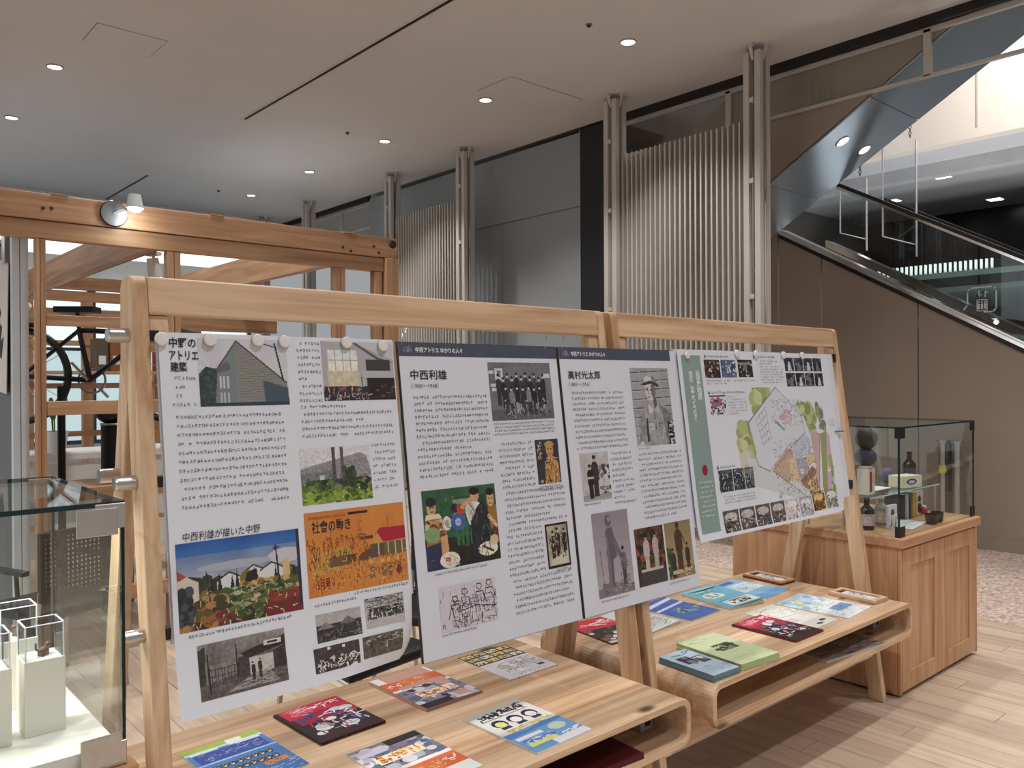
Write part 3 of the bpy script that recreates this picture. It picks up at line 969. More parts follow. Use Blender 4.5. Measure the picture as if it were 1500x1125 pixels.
for k in range(3):
    p.rect(.215 + k * .04, .56, .238 + k * .04, .74, (196, 204, 208)); p.rect(.215 + k * .04, .80, .238 + k * .04, .95, (180, 190, 196))
p.poly([(.20, .44), (.30, .34), (.34, .38), (.34, .46), (.2, .52)], (96, 104, 110))
p.line([(.86, .06), (.94, .62)], .010, (40, 42, 48)).line([(.70, .05), (.88, .12)], .006, (50, 52, 58))
p.rect(0, .95, 1, 1, (52, 66, 84))
place(p, p1, H1, R)
R = (.407, -.166, .625, -.009); w, h = R[2] - R[0], R[3] - R[1]
p = Pic(w, h, PP, (176, 176, 178), 4)
p.poly([(.0, 0), (1, 0), (1, .30), (.5, .05)], (196, 196, 200))
p.poly([(.48, .02), (.78, .26), (.98, .34), (1, .36), (.76, .30), (.42, .02)], (92, 92, 96))
for i in range(4):
    for j in range(3):
        p.rect(.08 + i * .105, .14 + j * .19, .17 + i * .105, .31 + j * .19, (236, 232, 224) if j else (222, 226, 230))
p.rect(.07, .50, .50, .76, (206, 196, 176)).noise(30, .12, (.07, .1, .5, .76))
p.rect(.60, .30, .95, .50, (62, 62, 66)); p.rect(.55, .50, 1, .62, (186, 186, 186))
p.rect(.60, .62, 1, 1, (36, 32, 32)).strokes(24, (.7, .7, .98, .95), .06, .006, [(150, 100, 60), (90, 60, 40), (60, 56, 56)], .2)
p.rect(0, .76, .62, 1, (54, 46, 50)).strokes(70, (.0, .76, .6, .98), .06, .006, [(200, 190, 186), (170, 60, 80), (40, 40, 44), (150, 140, 140)], .5)
p.ell(.52, .70, .05, .08, (190, 190, 188)); p.rect(.515, .6, .53, .95, (60, 60, 60))
place(p, p1, H1, R)
R = (.326, -.427, .528, -.286); w, h = R[2] - R[0], R[3] - R[1]
p = Pic(w, h, PP, (214, 216, 222), 5)
p.poly([(0, .36), (.85, .12), (.95, .20), (1, .5), (1, .75), (0, .75)], (148, 148, 152))
for k in range(8): p.line([(.0, .40 + k * .045), (.95, .24 + k * .05)], .003, (116, 116, 122))
p.poly([(0, .45), (.5, .40), (.5, .58), (0, .62)], (120, 122, 128)).rect(.26, .5, .32, .62, (180, 200, 205))
p.rect(.1, .58, .95, .74, (60, 66, 60)).noise(40, .2, (0, .5, 1, .8))
p.dabs(150, (0, .62, 1, .85), .05, .05, [(60, 84, 44), (90, 116, 52), (40, 54, 36), (120, 130, 90)])
p.dabs(160, (0, .82, 1, 1), .04, .04, [(112, 142, 48), (150, 172, 64), (70, 96, 36), (132, 156, 70)])
p.rect(.44, 0, .49, .66, (84, 78, 86)); p.rect(.56, 0, .61, .60, (96, 90, 92)).noise(60, .15)
p.dabs(40, (.6, .4, .75, .7), .03, .05, [(50, 62, 40), (70, 80, 60)])
place(p, p1, H1, R)
R = (.326, -.654, .619, -.446); w, h = R[2] - R[0], R[3] - R[1]
p = Pic(w, h, PP, (206, 132, 62), 6)
p.noise(5, .05)
p.poly([(.05, .52), (.33, .46), (.42, .47), (.40, .60), (.30, .60), (.30, .74), (.05, .76)], (196, 150, 74))
p.rect(.21, .54, .42, .68, (104, 86, 62)); p.poly([(.20, .50), (.44, .46), (.42, .56), (.21, .57)], (182, 148, 60)); p.rect(.40, .56, .47, .66, (70, 56, 38))
p.poly([(.68, .36), (.73, .29), (1, .30), (1, .46), (.76, .47)], (168, 34, 56)); p.poly([(.66, .50), (.70, .34), (.76, .47)], (206, 150, 80))
p.rect(.62, .48, 1, .64, (104, 96, 66)); p.poly([(.5, .60), (.66, .48), (.76, .5), (.76, .64), (.5, .66)], (92, 78, 62)); p.rect(.53, .37, .66, .41, (110, 48, 36))
for x in (.70, .80, .88, .95): p.rect(x, .48, x + .012, .64, (214, 190, 150))
p.strokes(150, (.0, .30, .6, .62), .06, .003, [(120, 66, 30), (150, 90, 36), (90, 40, 20)], .8)
p.line([(.24, .24), (.24, .52)], .004, (120, 60, 26)).line([(.82, .18), (.82, .32)], .004, (140, 50, 36))
p.strokes(260, (.02, .58, .98, .95), .035, .003, [(128, 62, 30), (100, 60, 34), (222, 176, 110), (150, 84, 40)], .75)
for x in (.62, .74, .80, .90):
    p.ell(x, .70, .018, .03, (214, 170, 110)); p.poly([(x - .02, .74), (x + .02, .74), (x + .03, .90), (x - .03, .90)], (150, 110, 70)); p.strokes(10, (x - .02, .75, x + .02, .9), .03, .003, [(90, 50, 30), (222, 190, 140)], .7)
p.ell(.905, .84, .03, .05, (130, 40, 30)); p.rect(.42, .045, .62, .075, (52, 30, 22))
p.strokes(24, (.5, .12, .54, .30), .015, .002, [(140, 84, 40)], 0)
place(p, p1, H1, R)
def T1(name, s, r, m, **k): return text(name, s, (r[3] - r[1]), m, p1, (r[0], H1 + r[1] + (r[3] - r[1]) * .12, E0 * 2), fit=r[2] - r[0], **k)
T1('cover_lettering', '社會の動き', (.345, -.500, .455, -.468), M_ink, bold=.0004)
T1('cover_lettering', 'SHAKAI NO UGOKI', (.338, -.4655, .440, -.455), mat('ink_red', rgb(170, 50, 28), .5))
T1('cover_lettering', '5月号', (.350, -.640, .386, -.610), mat('ink_brown', rgb(120, 30, 16), .5), bold=.0004)
R = (.012, -.675, .309, -.480); w, h = R[2] - R[0], R[3] - R[1]
p = Pic(w, h, PP, (120, 140, 180), 8)
p.grad(0, .16, (44, 92, 168), (70, 120, 190)).grad(.16, .48, (116, 142, 186), (176, 178, 196)).noise(7, .12, (0, .1, 1, .48)).noise(3, .10, (0, 0, 1, .5))
p.ell(.88, .30, .16, .09, (196, 198, 208)).ell(.45, .32, .3, .05, (166, 172, 192))
p.rect(0, .46, 1, 1, (92, 92, 52))
p.dabs(60, (0, .44, 1, .62), .05, .06, [(60, 66, 44), (120, 110, 52), (44, 50, 40), (146, 128, 66)])
p.poly([(.0, .36), (.06, .38), (.16, .46), (.16, .68), (0, .68)], (206, 196, 186)); p.poly([(0, .30), (.07, .38), (.02, .42), (0, .42)], (164, 84, 60))
for x0_, y0_ in ((.30, .40), (.50, .36), (.65, .36)):
    p.poly([(x0_, y0_ + .08), (x0_ + .10, y0_), (x0_ + .20, y0_ + .08), (x0_ + .20, y0_ + .20), (x0_, y0_ + .2)], (212, 212, 214)); p.line([(x0_, y0_ + .08), (x0_ + .10, y0_), (x0_ + .20, y0_ + .08)], .006, (40, 40, 46))
p.rect(.84, .36, .90, .56, (206, 178, 130))
for x in (.26, .32, .42, .46, .56, .60, .80, .78, .94): p.poly([(x - .02, .60), (x, .36 + (x * 7 % 1) * .08), (x + .02, .60)], (36, 42, 40))
p.ell(.54, .50, .06, .09, (128, 108, 42)); p.poly([(.50, .62), (.54, .44), (.62, .40), (.64, .62)], (40, 36, 34))
p.dabs(120, (.5, .56, .95, .70), .03, .04, [(176, 140, 84), (198, 166, 110), (120, 100, 52), (92, 92, 50)])
p.dabs(260, (.2, .60, .9, .85), .035, .03, [(70, 88, 46), (104, 112, 56), (150, 150, 110), (44, 56, 40), (180, 176, 150), (58, 92, 44)])
p.poly([(.62, 1), (.70, .80), (.85, .74), (1, .76), (1, 1)], (118, 40, 44)); p.dabs(40, (.74, .72, 1, .84), .05, .02, [(140, 66, 44), (126, 50, 44)])
p.dabs(120, (.0, .68, .35, 1), .045, .05, [(146, 96, 48), (70, 62, 40), (168, 130, 84), (56, 40, 36), (96, 84, 48)])
p.dabs(60, (0, .55, .1, .9), .03, .05, [(40, 52, 52), (70, 84, 90), (34, 40, 44)])
p.dabs(60, (.3, .84, .65, 1), .04, .05, [(60, 80, 40), (120, 40, 50), (48, 52, 36), (90, 110, 60)])
p.strokes(120, (.05, .6, .95, .98), .04, .003, [(36, 36, 32), (206, 200, 176), (80, 60, 40)], .6)
p.line([(.79, .17), (.81, .66)], .007, (48, 34, 40)).line([(.22, .36), (.24, .70)], .005, (40, 38, 42)).line([(.77, .2), (.82, .19)], .005, (48, 34, 40))
p.rect(.975, 0, 1, .95, (40, 44, 70))
place(p, p1, H1, R)
R = (.047, -.828, .254, -.708); w, h = R[2] - R[0], R[3] - R[1]
p = Pic(w, h, PP, (126, 122, 122), 9)
p.noise(5, .25, (0, 0, 1, .4))
p.poly([(.46, .30), (1, .12), (1, .30), (.55, .42)], (48, 44, 46)); p.rect(.74, .16, .95, .26, (214, 214, 212)); p.rect(.78, .19, .91, .23, (60, 60, 60))
p.poly([(0, .1), (.08, .05), (.06, 1), (0, 1)], (60, 56, 56)); p.poly([(0, .75), (.5, .62), (1, .70), (1, 1), (0, 1)], (92, 86, 86))
p.poly([(.84, .38), (1, .30), (1, .72), (.84, .74)], (56, 50, 52)); p.rect(.55, .42, .84, .72, (190, 188, 186)); p.rect(.44, .36, .56, .80, (66, 60, 62))
for k in range(9): p.line([(.14 + k * .035, .48), (.14 + k * .035, .72)], .004, (52, 48, 50))
p.line([(.10, .50), (.46, .48)], .004, (50, 46, 48)).line([(.10, .62), (.46, .60)], .004, (50, 46, 48))
p.poly([(.3, .95), (.6, .70), (.8, .72), (.9, .95)], (150, 146, 144))
p.person(.60, .50, .34, (44, 40, 42)).person(.68, .46, .36, (60, 56, 58)); p.line([(.42, .12), (.43, .7)], .008, (44, 40, 42)); p.line([(.1, .2), (.11, .9)], .010, (40, 36, 38))
p.strokes(60, (.1, .7, .95, 1), .1, .003, [(120, 114, 112), (70, 66, 66)], .1).noise(40, .14)
place(p, p1, H1, R, curl1)
for k, (R, sd) in enumerate((((.338, -.764, .464, -.696), 1), ((.477, -.757, .596, -.682), 2), ((.324, -.833, .451, -.775), 3), ((.461, -.829, .584, -.775), 4))):
    w, h = R[2] - R[0], R[3] - R[1]
    p = Pic(w, h, PP, (176, 174, 174) if k < 2 else (70, 62, 62), 20 + k)
    if k == 0:
        p.rect(0, .4, 1, 1, (60, 58, 60)).poly([(0, .55), (.2, .3), (.42, .55)], (130, 128, 128)).poly([(.5, .5), (.7, .22), (.9, .5)], (110, 108, 108)); p.strokes(50, (0, .5, 1, 1), .12, .006, [(150, 150, 150), (30, 30, 30)], .4)
    elif k == 1:
        p.strokes(60, (0, 0, 1, .3), .15, .008, [(40, 40, 42), (110, 110, 112)], .2).rect(.1, .34, 1, .72, (70, 68, 70)); p.strokes(90, (.05, .3, 1, .75), .10, .008, [(20, 20, 22), (206, 206, 206)], .5).rect(0, .74, 1, 1, (184, 180, 182))
    elif k == 2:
        p.strokes(90, (.05, .45, .98, .9), .07, .010, [(226, 222, 220), (40, 30, 32), (206, 200, 200)], .5).rect(.3, .04, .36, .14, (230, 228, 226)).rect(.62, .06, .68, .18, (230, 228, 226))
    else:
        p.a[:] = np.array((92, 86, 78)) / 255; p.strokes(60, (.05, .1, 1, .45), .10, .008, [(200, 196, 190), (50, 46, 42), (150, 146, 138)], .3).noise(20, .15)
    place(p.noise(30, .12), p1, H1, R, curl1)
T1('heading', '中野の', (.023, -.036, .084, -.011), M_ink, bold=.0005)
T1('heading', 'アトリエ', (.022, -.066, .088, -.040), M_ink, bold=.0005)
T1('heading', '建築', (.023, -.092, .061, -.068), M_ink, bold=.0005)
T1('subheading', '中西利雄が描いた中野', (.029, -.4775, .212, -.456), M_ink, shear=.15)
rs = []
for r, pt, c in (((.023, -.187, .085, -.102), .0205, .0082), ((.030, -.414, .299, -.192), .0205, .0082), ((.338, -.170, .403, -.012), .0185, .0082),
              ((.338, -.275, .611, -.176), .0185, .0082), ((.535, -.412, .613, -.284), .0185, .0082)):
    rs += body_rects(r[0], H1 + r[1], r[2], H1 + r[3], pt, c)
for r in ((.03, -.690, .28, -.682), (.45, -.666, .62, -.658), (.338, -.678, .46, -.670), (.08, -.842, .22, -.835)):
    rs += body_rects(r[0], H1 + r[1], r[2], H1 + r[3], .02, .0075, False, False, 1)
quads('body_text', rs, M_ink_body, p1, E0 * 2, curl1)
for k, (u, v) in enumerate(((.006, -.017), (.117, -.015), (.235, -.013), (.305, -.014), (.481, -.012), (.593, -.018))):
    word = ('first', 'second', 'third', 'fourth', 'fifth', 'sixth')[k]
    t = easel('magnet', 'round white magnet on top of the leftmost poster, %s from the left' % word, 'magnet', .634 + u, 1.615 + v / TN, .0075)
    t['group'] = 'white magnets on the leftmost poster'
    MB().lathe([(.0145, 0), (.0155, .002), (.0155, .006), (.0135, .008), (.006, .0085)], (0, 0, 0), 24).build('disc', M_white, t, smooth=True)
    MB().lathe([(.0158, 0), (.0158, .0015)], (0, 0, 0), 24).build('rim', M_steel, t, smooth=True)

# ---- posters 2 and 3: foam boards about two artists
H2 = (1.611 - .742) * TN
W2 = .615
M_band = mat('ink_slate', rgb(72, 78, 98), .5, 0, .03, 20)
def logo(parent, x, y, s):
    m = MB()
    out = [(0, 0), (0, .45), (.25, .7), (.5, .45), (.5, 0)]
    segs = list(zip(out[:-1], out[1:])) + [((.62, 0), (.62, .7)), ((.62, .7), (.8, .9)), ((.8, .9), (1.1, .55)), ((1.1, .55), (1.15, 0)), ((.15, .2), (.35, .2)), ((.75, .1), (.75, .6)), ((.9, .1), (.9, .5))]
    for (xa, ya), (xb, yb) in segs:
        d = Vector((xb - xa, yb - ya)).normalized() * s * .04; n_ = Vector((-d.y, d.x))
        a = Vector((x + xa * s, y + ya * s)); b = Vector((x + xb * s, y + yb * s))
        m.add([(q.x, q.y, E0 * 2.4) for q in (a + n_ - d, b + n_ + d, b - n_ + d, a - n_ - d)], [(0, 1, 2, 3)])
    m.build('header_emblem', mat('ink_lilac', rgb(168, 160, 190), .5), parent)
def artist_board(label, x0, title, years, wd):
    b = easel('poster_board', label, 'poster', x0, .742, .012)
    board(b, 'panel', W2, H2, .011, M_foam, M_edge)
    quads('header_band', [(.0015, H2 - .0405, wd, H2 - .0015)], M_band, b, E0)
    text('header_text', '中西アトリエ ゆかりの人々', .0165, M_inkw, b, (.058, H2 - .0285, E0 * 2), fit=.168, bold=.0003)
    logo(b, .018, H2 - .030, .022)
    text('heading', title, .030, M_ink, b, (.034, H2 - .105, E0 * 2), fit=.126 if len(title) == 4 else .156, bold=.0004)
    text('years', years, .016, M_ink_body, b, (.033, H2 - .131, E0 * 2), fit=.095 if len(title) == 4 else .10)
    return b
PP = 600
p2 = artist_board('foam poster with dark header, group photograph and green figure painting, second from left', 1.275, '中西利雄', '（1900～1948）', W2 - .0015)
R = (.318, -.234, .578, -.055); w, h = R[2] - R[0], R[3] - R[1]
p = Pic(w, h, PP, (112, 114, 124), 31)
p.noise(4, .08).rect(0, .82, 1, 1, (96, 96, 104)).rect(.10, .10, .22, .30, (214, 214, 218)).rect(.13, .14, .19, .26, (120, 120, 126))
for (x, y) in ((.0, .14), (.02, .36), (.03, .44)): p.rect(x, y, x + .08, y + .06, (206, 206, 210))
for x in (.88, .92): p.rect(x, .20, x + .07, .27, (206, 206, 210))
for i in range(11): p.person(.14 + i * .072, .17 + .06 * (i % 2) + .03 * abs(i - 5) / 5, .55, ((52, 52, 60), (40, 40, 48), (64, 64, 70))[i % 3], (208, 206, 206), wd=.8)
for i in range(7): p.person(.24 + i * .092, .40 + .02 * (i % 2), .50, ((44, 44, 52), (128, 128, 132), (36, 36, 44))[i % 3], (214, 212, 212), leg=(60, 60, 66) if i != 2 else (150, 150, 152), wd=.9)
p.strokes(50, (.2, .6, .9, .92), .05, .005, [(40, 40, 46), (180, 180, 184)], .7).noise(50, .08)
place(p, p2, H2, R)
R = (.037, -.639, .301, -.419); w, h = R[2] - R[0], R[3] - R[1]
p = Pic(w, h, PP, (52, 92, 62), 32)
p.noise(6, .06).grad(.62, 1, (50, 42, 34), (30, 26, 24)).rect(.38, .12, .84, .36, (44, 70, 50)).rect(.40, .15, .62, .34, (120, 150, 128)).noise(14, .08, (.38, .12, .84, .36))
for x in (.42, .48, .54, .60): p.rect(x, .40, x + .035, .74, (44, 110, 62))
p.poly([(.02, .34), (.22, .34), (.30, .50), (.26, .72), (.02, .80)], (150, 108, 64)).dabs(40, (.03, .36, .26, .6), .025, .02, [(190, 150, 90), (110, 60, 40), (70, 50, 36), (206, 180, 140)])
p.poly([(.0, .70), (.22, .66), (.24, 1), (0, 1)], (44, 50, 84)); p.poly([(.20, .60), (.29, .58), (.30, .86), (.20, .90)], (206, 160, 120))
p.ell(.11, .23, .06, .10, (206, 162, 124)); p.ell(.11, .15, .065, .06, (36, 34, 30)); p.poly([(.04, .30), (.2, .30), (.24, .36), (.02, .37)], (216, 208, 190)); p.ell(.10, .56, .10, .10, (130, 160, 110))
p.ell(.30, .44, .06, .09, (222, 222, 216)); p.ell(.30, .44, .03, .05, (170, 170, 160))
p.ell(.45, .44, .10, .11, (64, 92, 160)); p.ell(.45, .44, .04, .05, (170, 190, 226)); p.ell(.42, .26, .06, .06, (34, 34, 40)); p.ell(.49, .28, .05, .07, (196, 58, 44))
p.poly([(.55, .20), (.72, .18), (.82, .30), (.80, .52), (.60, .50), (.56, .34)], (224, 220, 212)); p.ell(.70, .13, .06, .08, (206, 160, 120)); p.ell(.70, .07, .075, .05, (30, 28, 28))
p.poly([(.62, .40), (.78, .22), (.88, .30), (.88, .90), (.62, .92)], (34, 36, 44)); p.line([(.52, .26), (.62, .18), (.70, .16)], .025, (206, 160, 120))
p.ell(.92, .20, .05, .11, (210, 170, 130)); p.ell(.92, .10, .06, .05, (40, 34, 30)); p.poly([(.87, .30), (1, .28), (1, .60), (.90, .58)], (150, 112, 50)); p.rect(.93, .55, 1, .78, (110, 34, 40)); p.line([(.88, .42), (.98, .56)], .02, (214, 180, 150))
p.ell(.30, .90, .13, .10, (226, 222, 210)); p.rect(.24, .86, .31, .92, (190, 60, 66)); p.ell(.83, .84, .14, .09, (228, 222, 206)); p.line([(.76, .80), (.90, .88)], .012, (50, 44, 40)); p.ell(.93, .74, .06, .07, (204, 190, 156))
p.strokes(70, (.05, .1, .98, .95), .05, .003, [(26, 30, 26), (80, 120, 84), (150, 130, 100)], .6)
p.ell(.10, .22, .015, .010, (60, 40, 34)).ell(.14, .22, .013, .010, (60, 40, 34)).line([(.10, .275), (.135, .275)], .006, (150, 60, 50)).ell(.90, .19, .012, .010, (60, 40, 34)).ell(.94, .19, .012, .010, (60, 40, 34)).line([(.90, .26), (.94, .26)], .006, (150, 70, 56))
p.poly([(.60, .22), (.66, .20), (.70, .34), (.62, .46), (.58, .36)], (196, 190, 186)).line([(.62, .22), (.72, .40), (.68, .50)], .006, (90, 84, 80)).strokes(40, (.62, .3, .86, .9), .08, .004, [(56, 60, 72), (24, 24, 30)], .9).strokes(30, (.2, .82, .4, .98), .05, .003, [(176, 170, 156), (206, 200, 186)], .3).noise(24, .07)
place(p, p2, H2, R)
R = (.067, -.809, .270, -.687); w, h = R[2] - R[0], R[3] - R[1]
p = Pic(w, h, PP, (206, 204, 214), 33)
p.strokes(40, (.0, .0, 1, .5), .14, .003, [(150, 146, 160), (120, 116, 130)], .95)
for x, y in ((.26, .34), (.44, .22), (.70, .16), (.88, .12)):
    p.line([(x - .05, y), (x - .03, y - .08), (x + .03, y - .08), (x + .05, y), (x, y + .06), (x - .05, y)], .006, (48, 44, 56))
    p.line([(x - .12, y + .4), (x - .06, y + .10), (x + .06, y + .10), (x + .12, y + .4)], .006, (52, 48, 60))
p.strokes(130, (.18, .3, 1, .95), .11, .0045, [(52, 48, 60), (80, 76, 90), (60, 56, 66)], .6)
p.line([(.20, .50), (.26, .95), (.3, .95)], .007, (48, 44, 56)).line([(.30, .62), (.62, .56), (.98, .66)], .007, (48, 44, 56))
place(p, p2, H2, R)
text('signature', 'Л', .016, M_ink, p2, (.069, H2 - .80, E0 * 3))
R = (.481, -.439, .581, -.300); w, h = R[2] - R[0], R[3] - R[1]
p = Pic(w, h, PP, (52, 54, 66), 34)
p.poly([(.36, .55), (.5, .38), (.75, .38), (.92, .55), (.95, 1), (.30, 1)], (186, 140, 84)).ell(.60, .24, .16, .16, (196, 152, 98)).ell(.60, .12, .2, .08, (186, 146, 90))
p.strokes(80, (.34, .4, .92, .98), .14, .013, [(58, 40, 34), (220, 176, 116)], .8).ell(.54, .22, .03, .02, (40, 34, 34)).ell(.67, .22, .03, .02, (40, 34, 34)).line([(.54, .33), (.66, .33)], .012, (90, 50, 40))
for y in (.05, .18, .30): p.strokes(5, (.08, y, .2, y + .08), .10, .014, [(196, 170, 140)], .4)
p.rect(.1, .9, .22, .97, (180, 150, 120))
place(p, p2, H2, R)
R = (.488, -.701, .587, -.564); w, h = R[2] - R[0], R[3] - R[1]
p = Pic(w, h, PP, (32, 28, 30), 35)
p.rect(.07, .05, .93, .94, (170, 160, 142)).noise(6, .2)
p.person(.30, .16, .74, (32, 28, 28), (196, 186, 170), wd=.8).person(.50, .10, .74, (40, 34, 34), (200, 190, 172), wd=.9).person(.80, .14, .6, (36, 32, 32), (196, 186, 170)).poly([(.2, .80), (.9, .66), (.93, .94), (.12, .94)], (200, 196, 186))
p.strokes(50, (.15, .2, .9, .75), .1, .012, [(26, 24, 24), (200, 190, 172), (110, 100, 88)], .7)
place(p, p2, H2, R)
rs = []
for r in ((.037, -.395, .304, -.153), (.331, -.445, .475, -.301), (.333, -.555, .598, -.450), (.329, -.707, .483, -.561), (.338, -.830, .593, -.710)):
    rs += body_rects(r[0], H2 + r[1], r[2], H2 + r[3], .0185, .0092, fill=.93)
for r in ((.322, -.282, .578, -.240), (.481, -.462, .585, -.444), (.06, -.655, .25, -.646), (.067, -.822, .19, -.813), (.52, -.712, .59, -.704)):
    rs += body_rects(r[0], H2 + r[1], r[2], H2 + r[3], .0105, .0072, False, False, 1)
quads('body_text', rs, M_ink_body, p2, E0 * 2)

p3 = artist_board('foam poster with dark header, man in hat and sculpture photographs, third from left', 1.900, '高村光太郎', '（1883～1956）', .585)
PP = 560
R = (.346, -.349, .562, -.068); w, h = R[2] - R[0], R[3] - R[1]
p = Pic(w, h, PP, (158, 160, 165), 41)
p.noise(5, .06)
for k in range(9): p.line([(0, .06 + k * .115), (1, .035 + k * .115)], .007, (70, 72, 78)).line([(0, .075 + k * .115), (1, .05 + k * .115)], .004, (186, 188, 192))
p.poly([(.20, .57), (.38, .47), (.70, .47), (.90, .56), (1, .70), (.97, 1), (.10, 1)], (158, 160, 164)).poly([(.66, .47), (.90, .56), (1, .70), (.97, 1), (.80, 1), (.74, .62)], (122, 124, 130))
p.poly([(.04, 1), (.16, .66), (.22, .57), (.28, .60), (.28, .92), (.16, 1)], (140, 142, 147)).poly([(.27, .95), (.28, .66), (.33, .64), (.33, .95)], (60, 62, 68))
p.noise(16, .14, (.04, .48, 1, 1))
p.poly([(.42, .38), (.60, .38), (.62, .50), (.52, .56), (.42, .50)], (176, 172, 170)).poly([(.52, .40), (.60, .38), (.62, .50), (.54, .54)], (96, 94, 98))
p.poly([(.34, .22), (.58, .20), (.60, .34), (.54, .41), (.46, .425), (.38, .40), (.34, .32)], (206, 202, 200)).poly([(.50, .22), (.60, .20), (.61, .34), (.54, .41), (.50, .34)], (112, 110, 114))
p.ell(.395, .285, .03, .010, (44, 42, 46)).ell(.50, .285, .028, .010, (40, 38, 42)).line([(.37, .265), (.42, .262)], .008, (60, 58, 62)).line([(.43, .28), (.425, .335), (.455, .34)], .006, (120, 116, 116)).line([(.40, .375), (.47, .375)], .007, (84, 76, 78)).ell(.62, .31, .02, .03, (150, 146, 146))
p.poly([(.24, .215), (.34, .185), (.58, .17), (.72, .225), (.68, .25), (.52, .205), (.34, .225)], (52, 54, 58)).poly([(.30, .20), (.36, .115), (.46, .095), (.60, .11), (.66, .205), (.50, .175)], (204, 204, 206)).poly([(.52, .10), (.60, .11), (.66, .205), (.56, .185)], (128, 130, 134)).ell(.49, .098, .06, .022, (176, 176, 180)).line([(.31, .195), (.50, .17), (.66, .20)], .010, (90, 92, 96))
p.poly([(.38, .47), (.52, .545), (.40, .60)], (206, 206, 208)).poly([(.64, .47), (.53, .545), (.64, .60)], (182, 184, 188)).line([(.525, .55), (.53, .98)], .005, (84, 86, 92))
p.rect(.34, .71, .48, .80, (190, 192, 196)).line([(.34, .71), (.48, .71)], .005, (92, 94, 100)).rect(.60, .72, .72, .80, (144, 146, 152)).line([(.60, .72), (.72, .72)], .005, (80, 82, 88)).ell(.53, .66, .012, .010, (60, 60, 66)).ell(.53, .78, .012, .010, (60, 60, 66)).ell(.53, .89, .012, .010, (60, 60, 66))
p.strokes(40, (.25, .60, .85, .98), .09, .003, [(100, 102, 108), (190, 192, 196)], .8).rect(.84, .70, 1, 1, (40, 40, 46)).strokes(30, (.85, .70, .97, .98), .10, .014, [(196, 198, 204), (26, 26, 32)], .35).poly([(.02, .98), (.14, .93), (.20, .97), (.16, 1), (.02, 1)], (206, 202, 200)).noise(60, .06)
place(p, p3, H2, R)
R = (.049, -.513, .186, -.355); w, h = R[2] - R[0], R[3] - R[1]
p = Pic(w, h, PP, (186, 184, 188), 42)
p.noise(6, .12).dabs(50, (.6, .3, 1, .9), .06, .05, [(60, 60, 66), (120, 120, 126), (206, 204, 206)]).grad(.88, 1, (150, 148, 150), (170, 168, 170)).person(.48, .06, .86, (58, 46, 48), (180, 166, 160)).person(.30, .24, .72, (34, 30, 34), (186, 174, 168)).rect(.2, .50, .42, .54, (190, 186, 186))
place(p.noise(30, .08), p3, H2, R)
R = (.074, -.829, .252, -.555); w, h = R[2] - R[0], R[3] - R[1]
p = Pic(w, h, PP, (150, 142, 154), 43)
p.grad(0, 1, (144, 136, 148), (176, 168, 178)).rect(0, .9, 1, 1, (70, 64, 72)).poly([(0, .90), (.5, .85), (1, .92), (1, 1), (0, 1)], (130, 124, 130))
p.poly([(.36, .20), (.52, .19), (.58, .34), (.54, .42), (.60, .54), (.48, .58), (.46, .90), (.36, .90), (.38, .60), (.30, .50), (.36, .36), (.32, .26)], (98, 92, 104)).ell(.43, .11, .09, .075, (104, 98, 108)).poly([(.54, .26), (.72, .52), (.66, .58), (.54, .44)], (110, 104, 114)).ell(.46, .09, .05, .03, (150, 144, 152))
p.person(.76, .44, .46, (104, 98, 108), (150, 144, 150), leg=(70, 64, 74), wd=.9); p.strokes(40, (.62, .5, .9, .9), .06, .006, [(60, 56, 66), (150, 144, 152)], .7); p.line([(.14, .45), (.18, .95)], .007, (80, 74, 84)); p.rect(.12, .84, .34, .97, (120, 114, 120)).strokes(20, (.1, .84, .9, .98), .08, .006, [(60, 56, 62), (190, 184, 190)], .2)
p.poly([(.30, .90), (.34, .30), (.38, .30), (.40, .90)], (120, 113, 124))
place(p, p3, H2, R)
R = (.276, -.826, .431, -.630); w, h = R[2] - R[0], R[3] - R[1]
p = Pic(w, h, PP, (64, 44, 36), 44)
p.dabs(160, (0, 0, 1, .7), .07, .05, [(120, 50, 36), (40, 40, 30), (90, 80, 40), (150, 72, 44), (34, 30, 26)])
p.person(.36, .12, .64, (186, 180, 176), (170, 160, 156)).person(.68, .10, .62, (176, 170, 166), (160, 150, 146)).ell(.52, .36, .06, .06, (150, 40, 60)).rect(.12, .72, .88, .76, (196, 186, 176)).rect(.08, .76, 1, 1, (66, 62, 66)).noise(20, .08)
place(p, p3, H2, R)
R = (.440, -.828, .591, -.629); w, h = R[2] - R[0], R[3] - R[1]
p = Pic(w, h, PP, (150, 130, 92), 45)
p.grad(0, .8, (140, 122, 84), (170, 150, 112)).dabs(30, (0, .45, .25, .95), .07, .06, [(50, 60, 34), (80, 90, 46)]).person(.48, .02, .84, (74, 52, 40), (96, 66, 48)).person(.22, .46, .52, (44, 46, 40), (150, 116, 90)).person(.78, .40, .55, (50, 44, 44), (150, 116, 90)).line([(.46, .04), (.42, .0)], .03, (84, 56, 40)).line([(.6, .2), (.7, .38)], .02, (84, 56, 40)).rect(.15, .86, .95, .92, (190, 176, 150)).strokes(30, (.1, .84, .95, 1), .1, .01, [(60, 50, 40), (206, 196, 170)], .1)
place(p, p3, H2, R)
rs = []
for r in ((.041, -.346, .306, -.149), (.197, -.547, .310, -.360), (.339, -.614, .591, -.372)):
    rs += body_rects(r[0], H2 + r[1], r[2], H2 + r[3], .0185, .0092, fill=.93)
for r in ((.35, -.362, .42, -.354), (.049, -.527, .13, -.519), (.08, -.844, .22, -.836), (.44, -.844, .55, -.836)):
    rs += body_rects(r[0], H2 + r[1], r[2], H2 + r[3], .0105, .0072, False, False, 1)
quads('body_text', rs, M_ink_body, p3, E0 * 2)
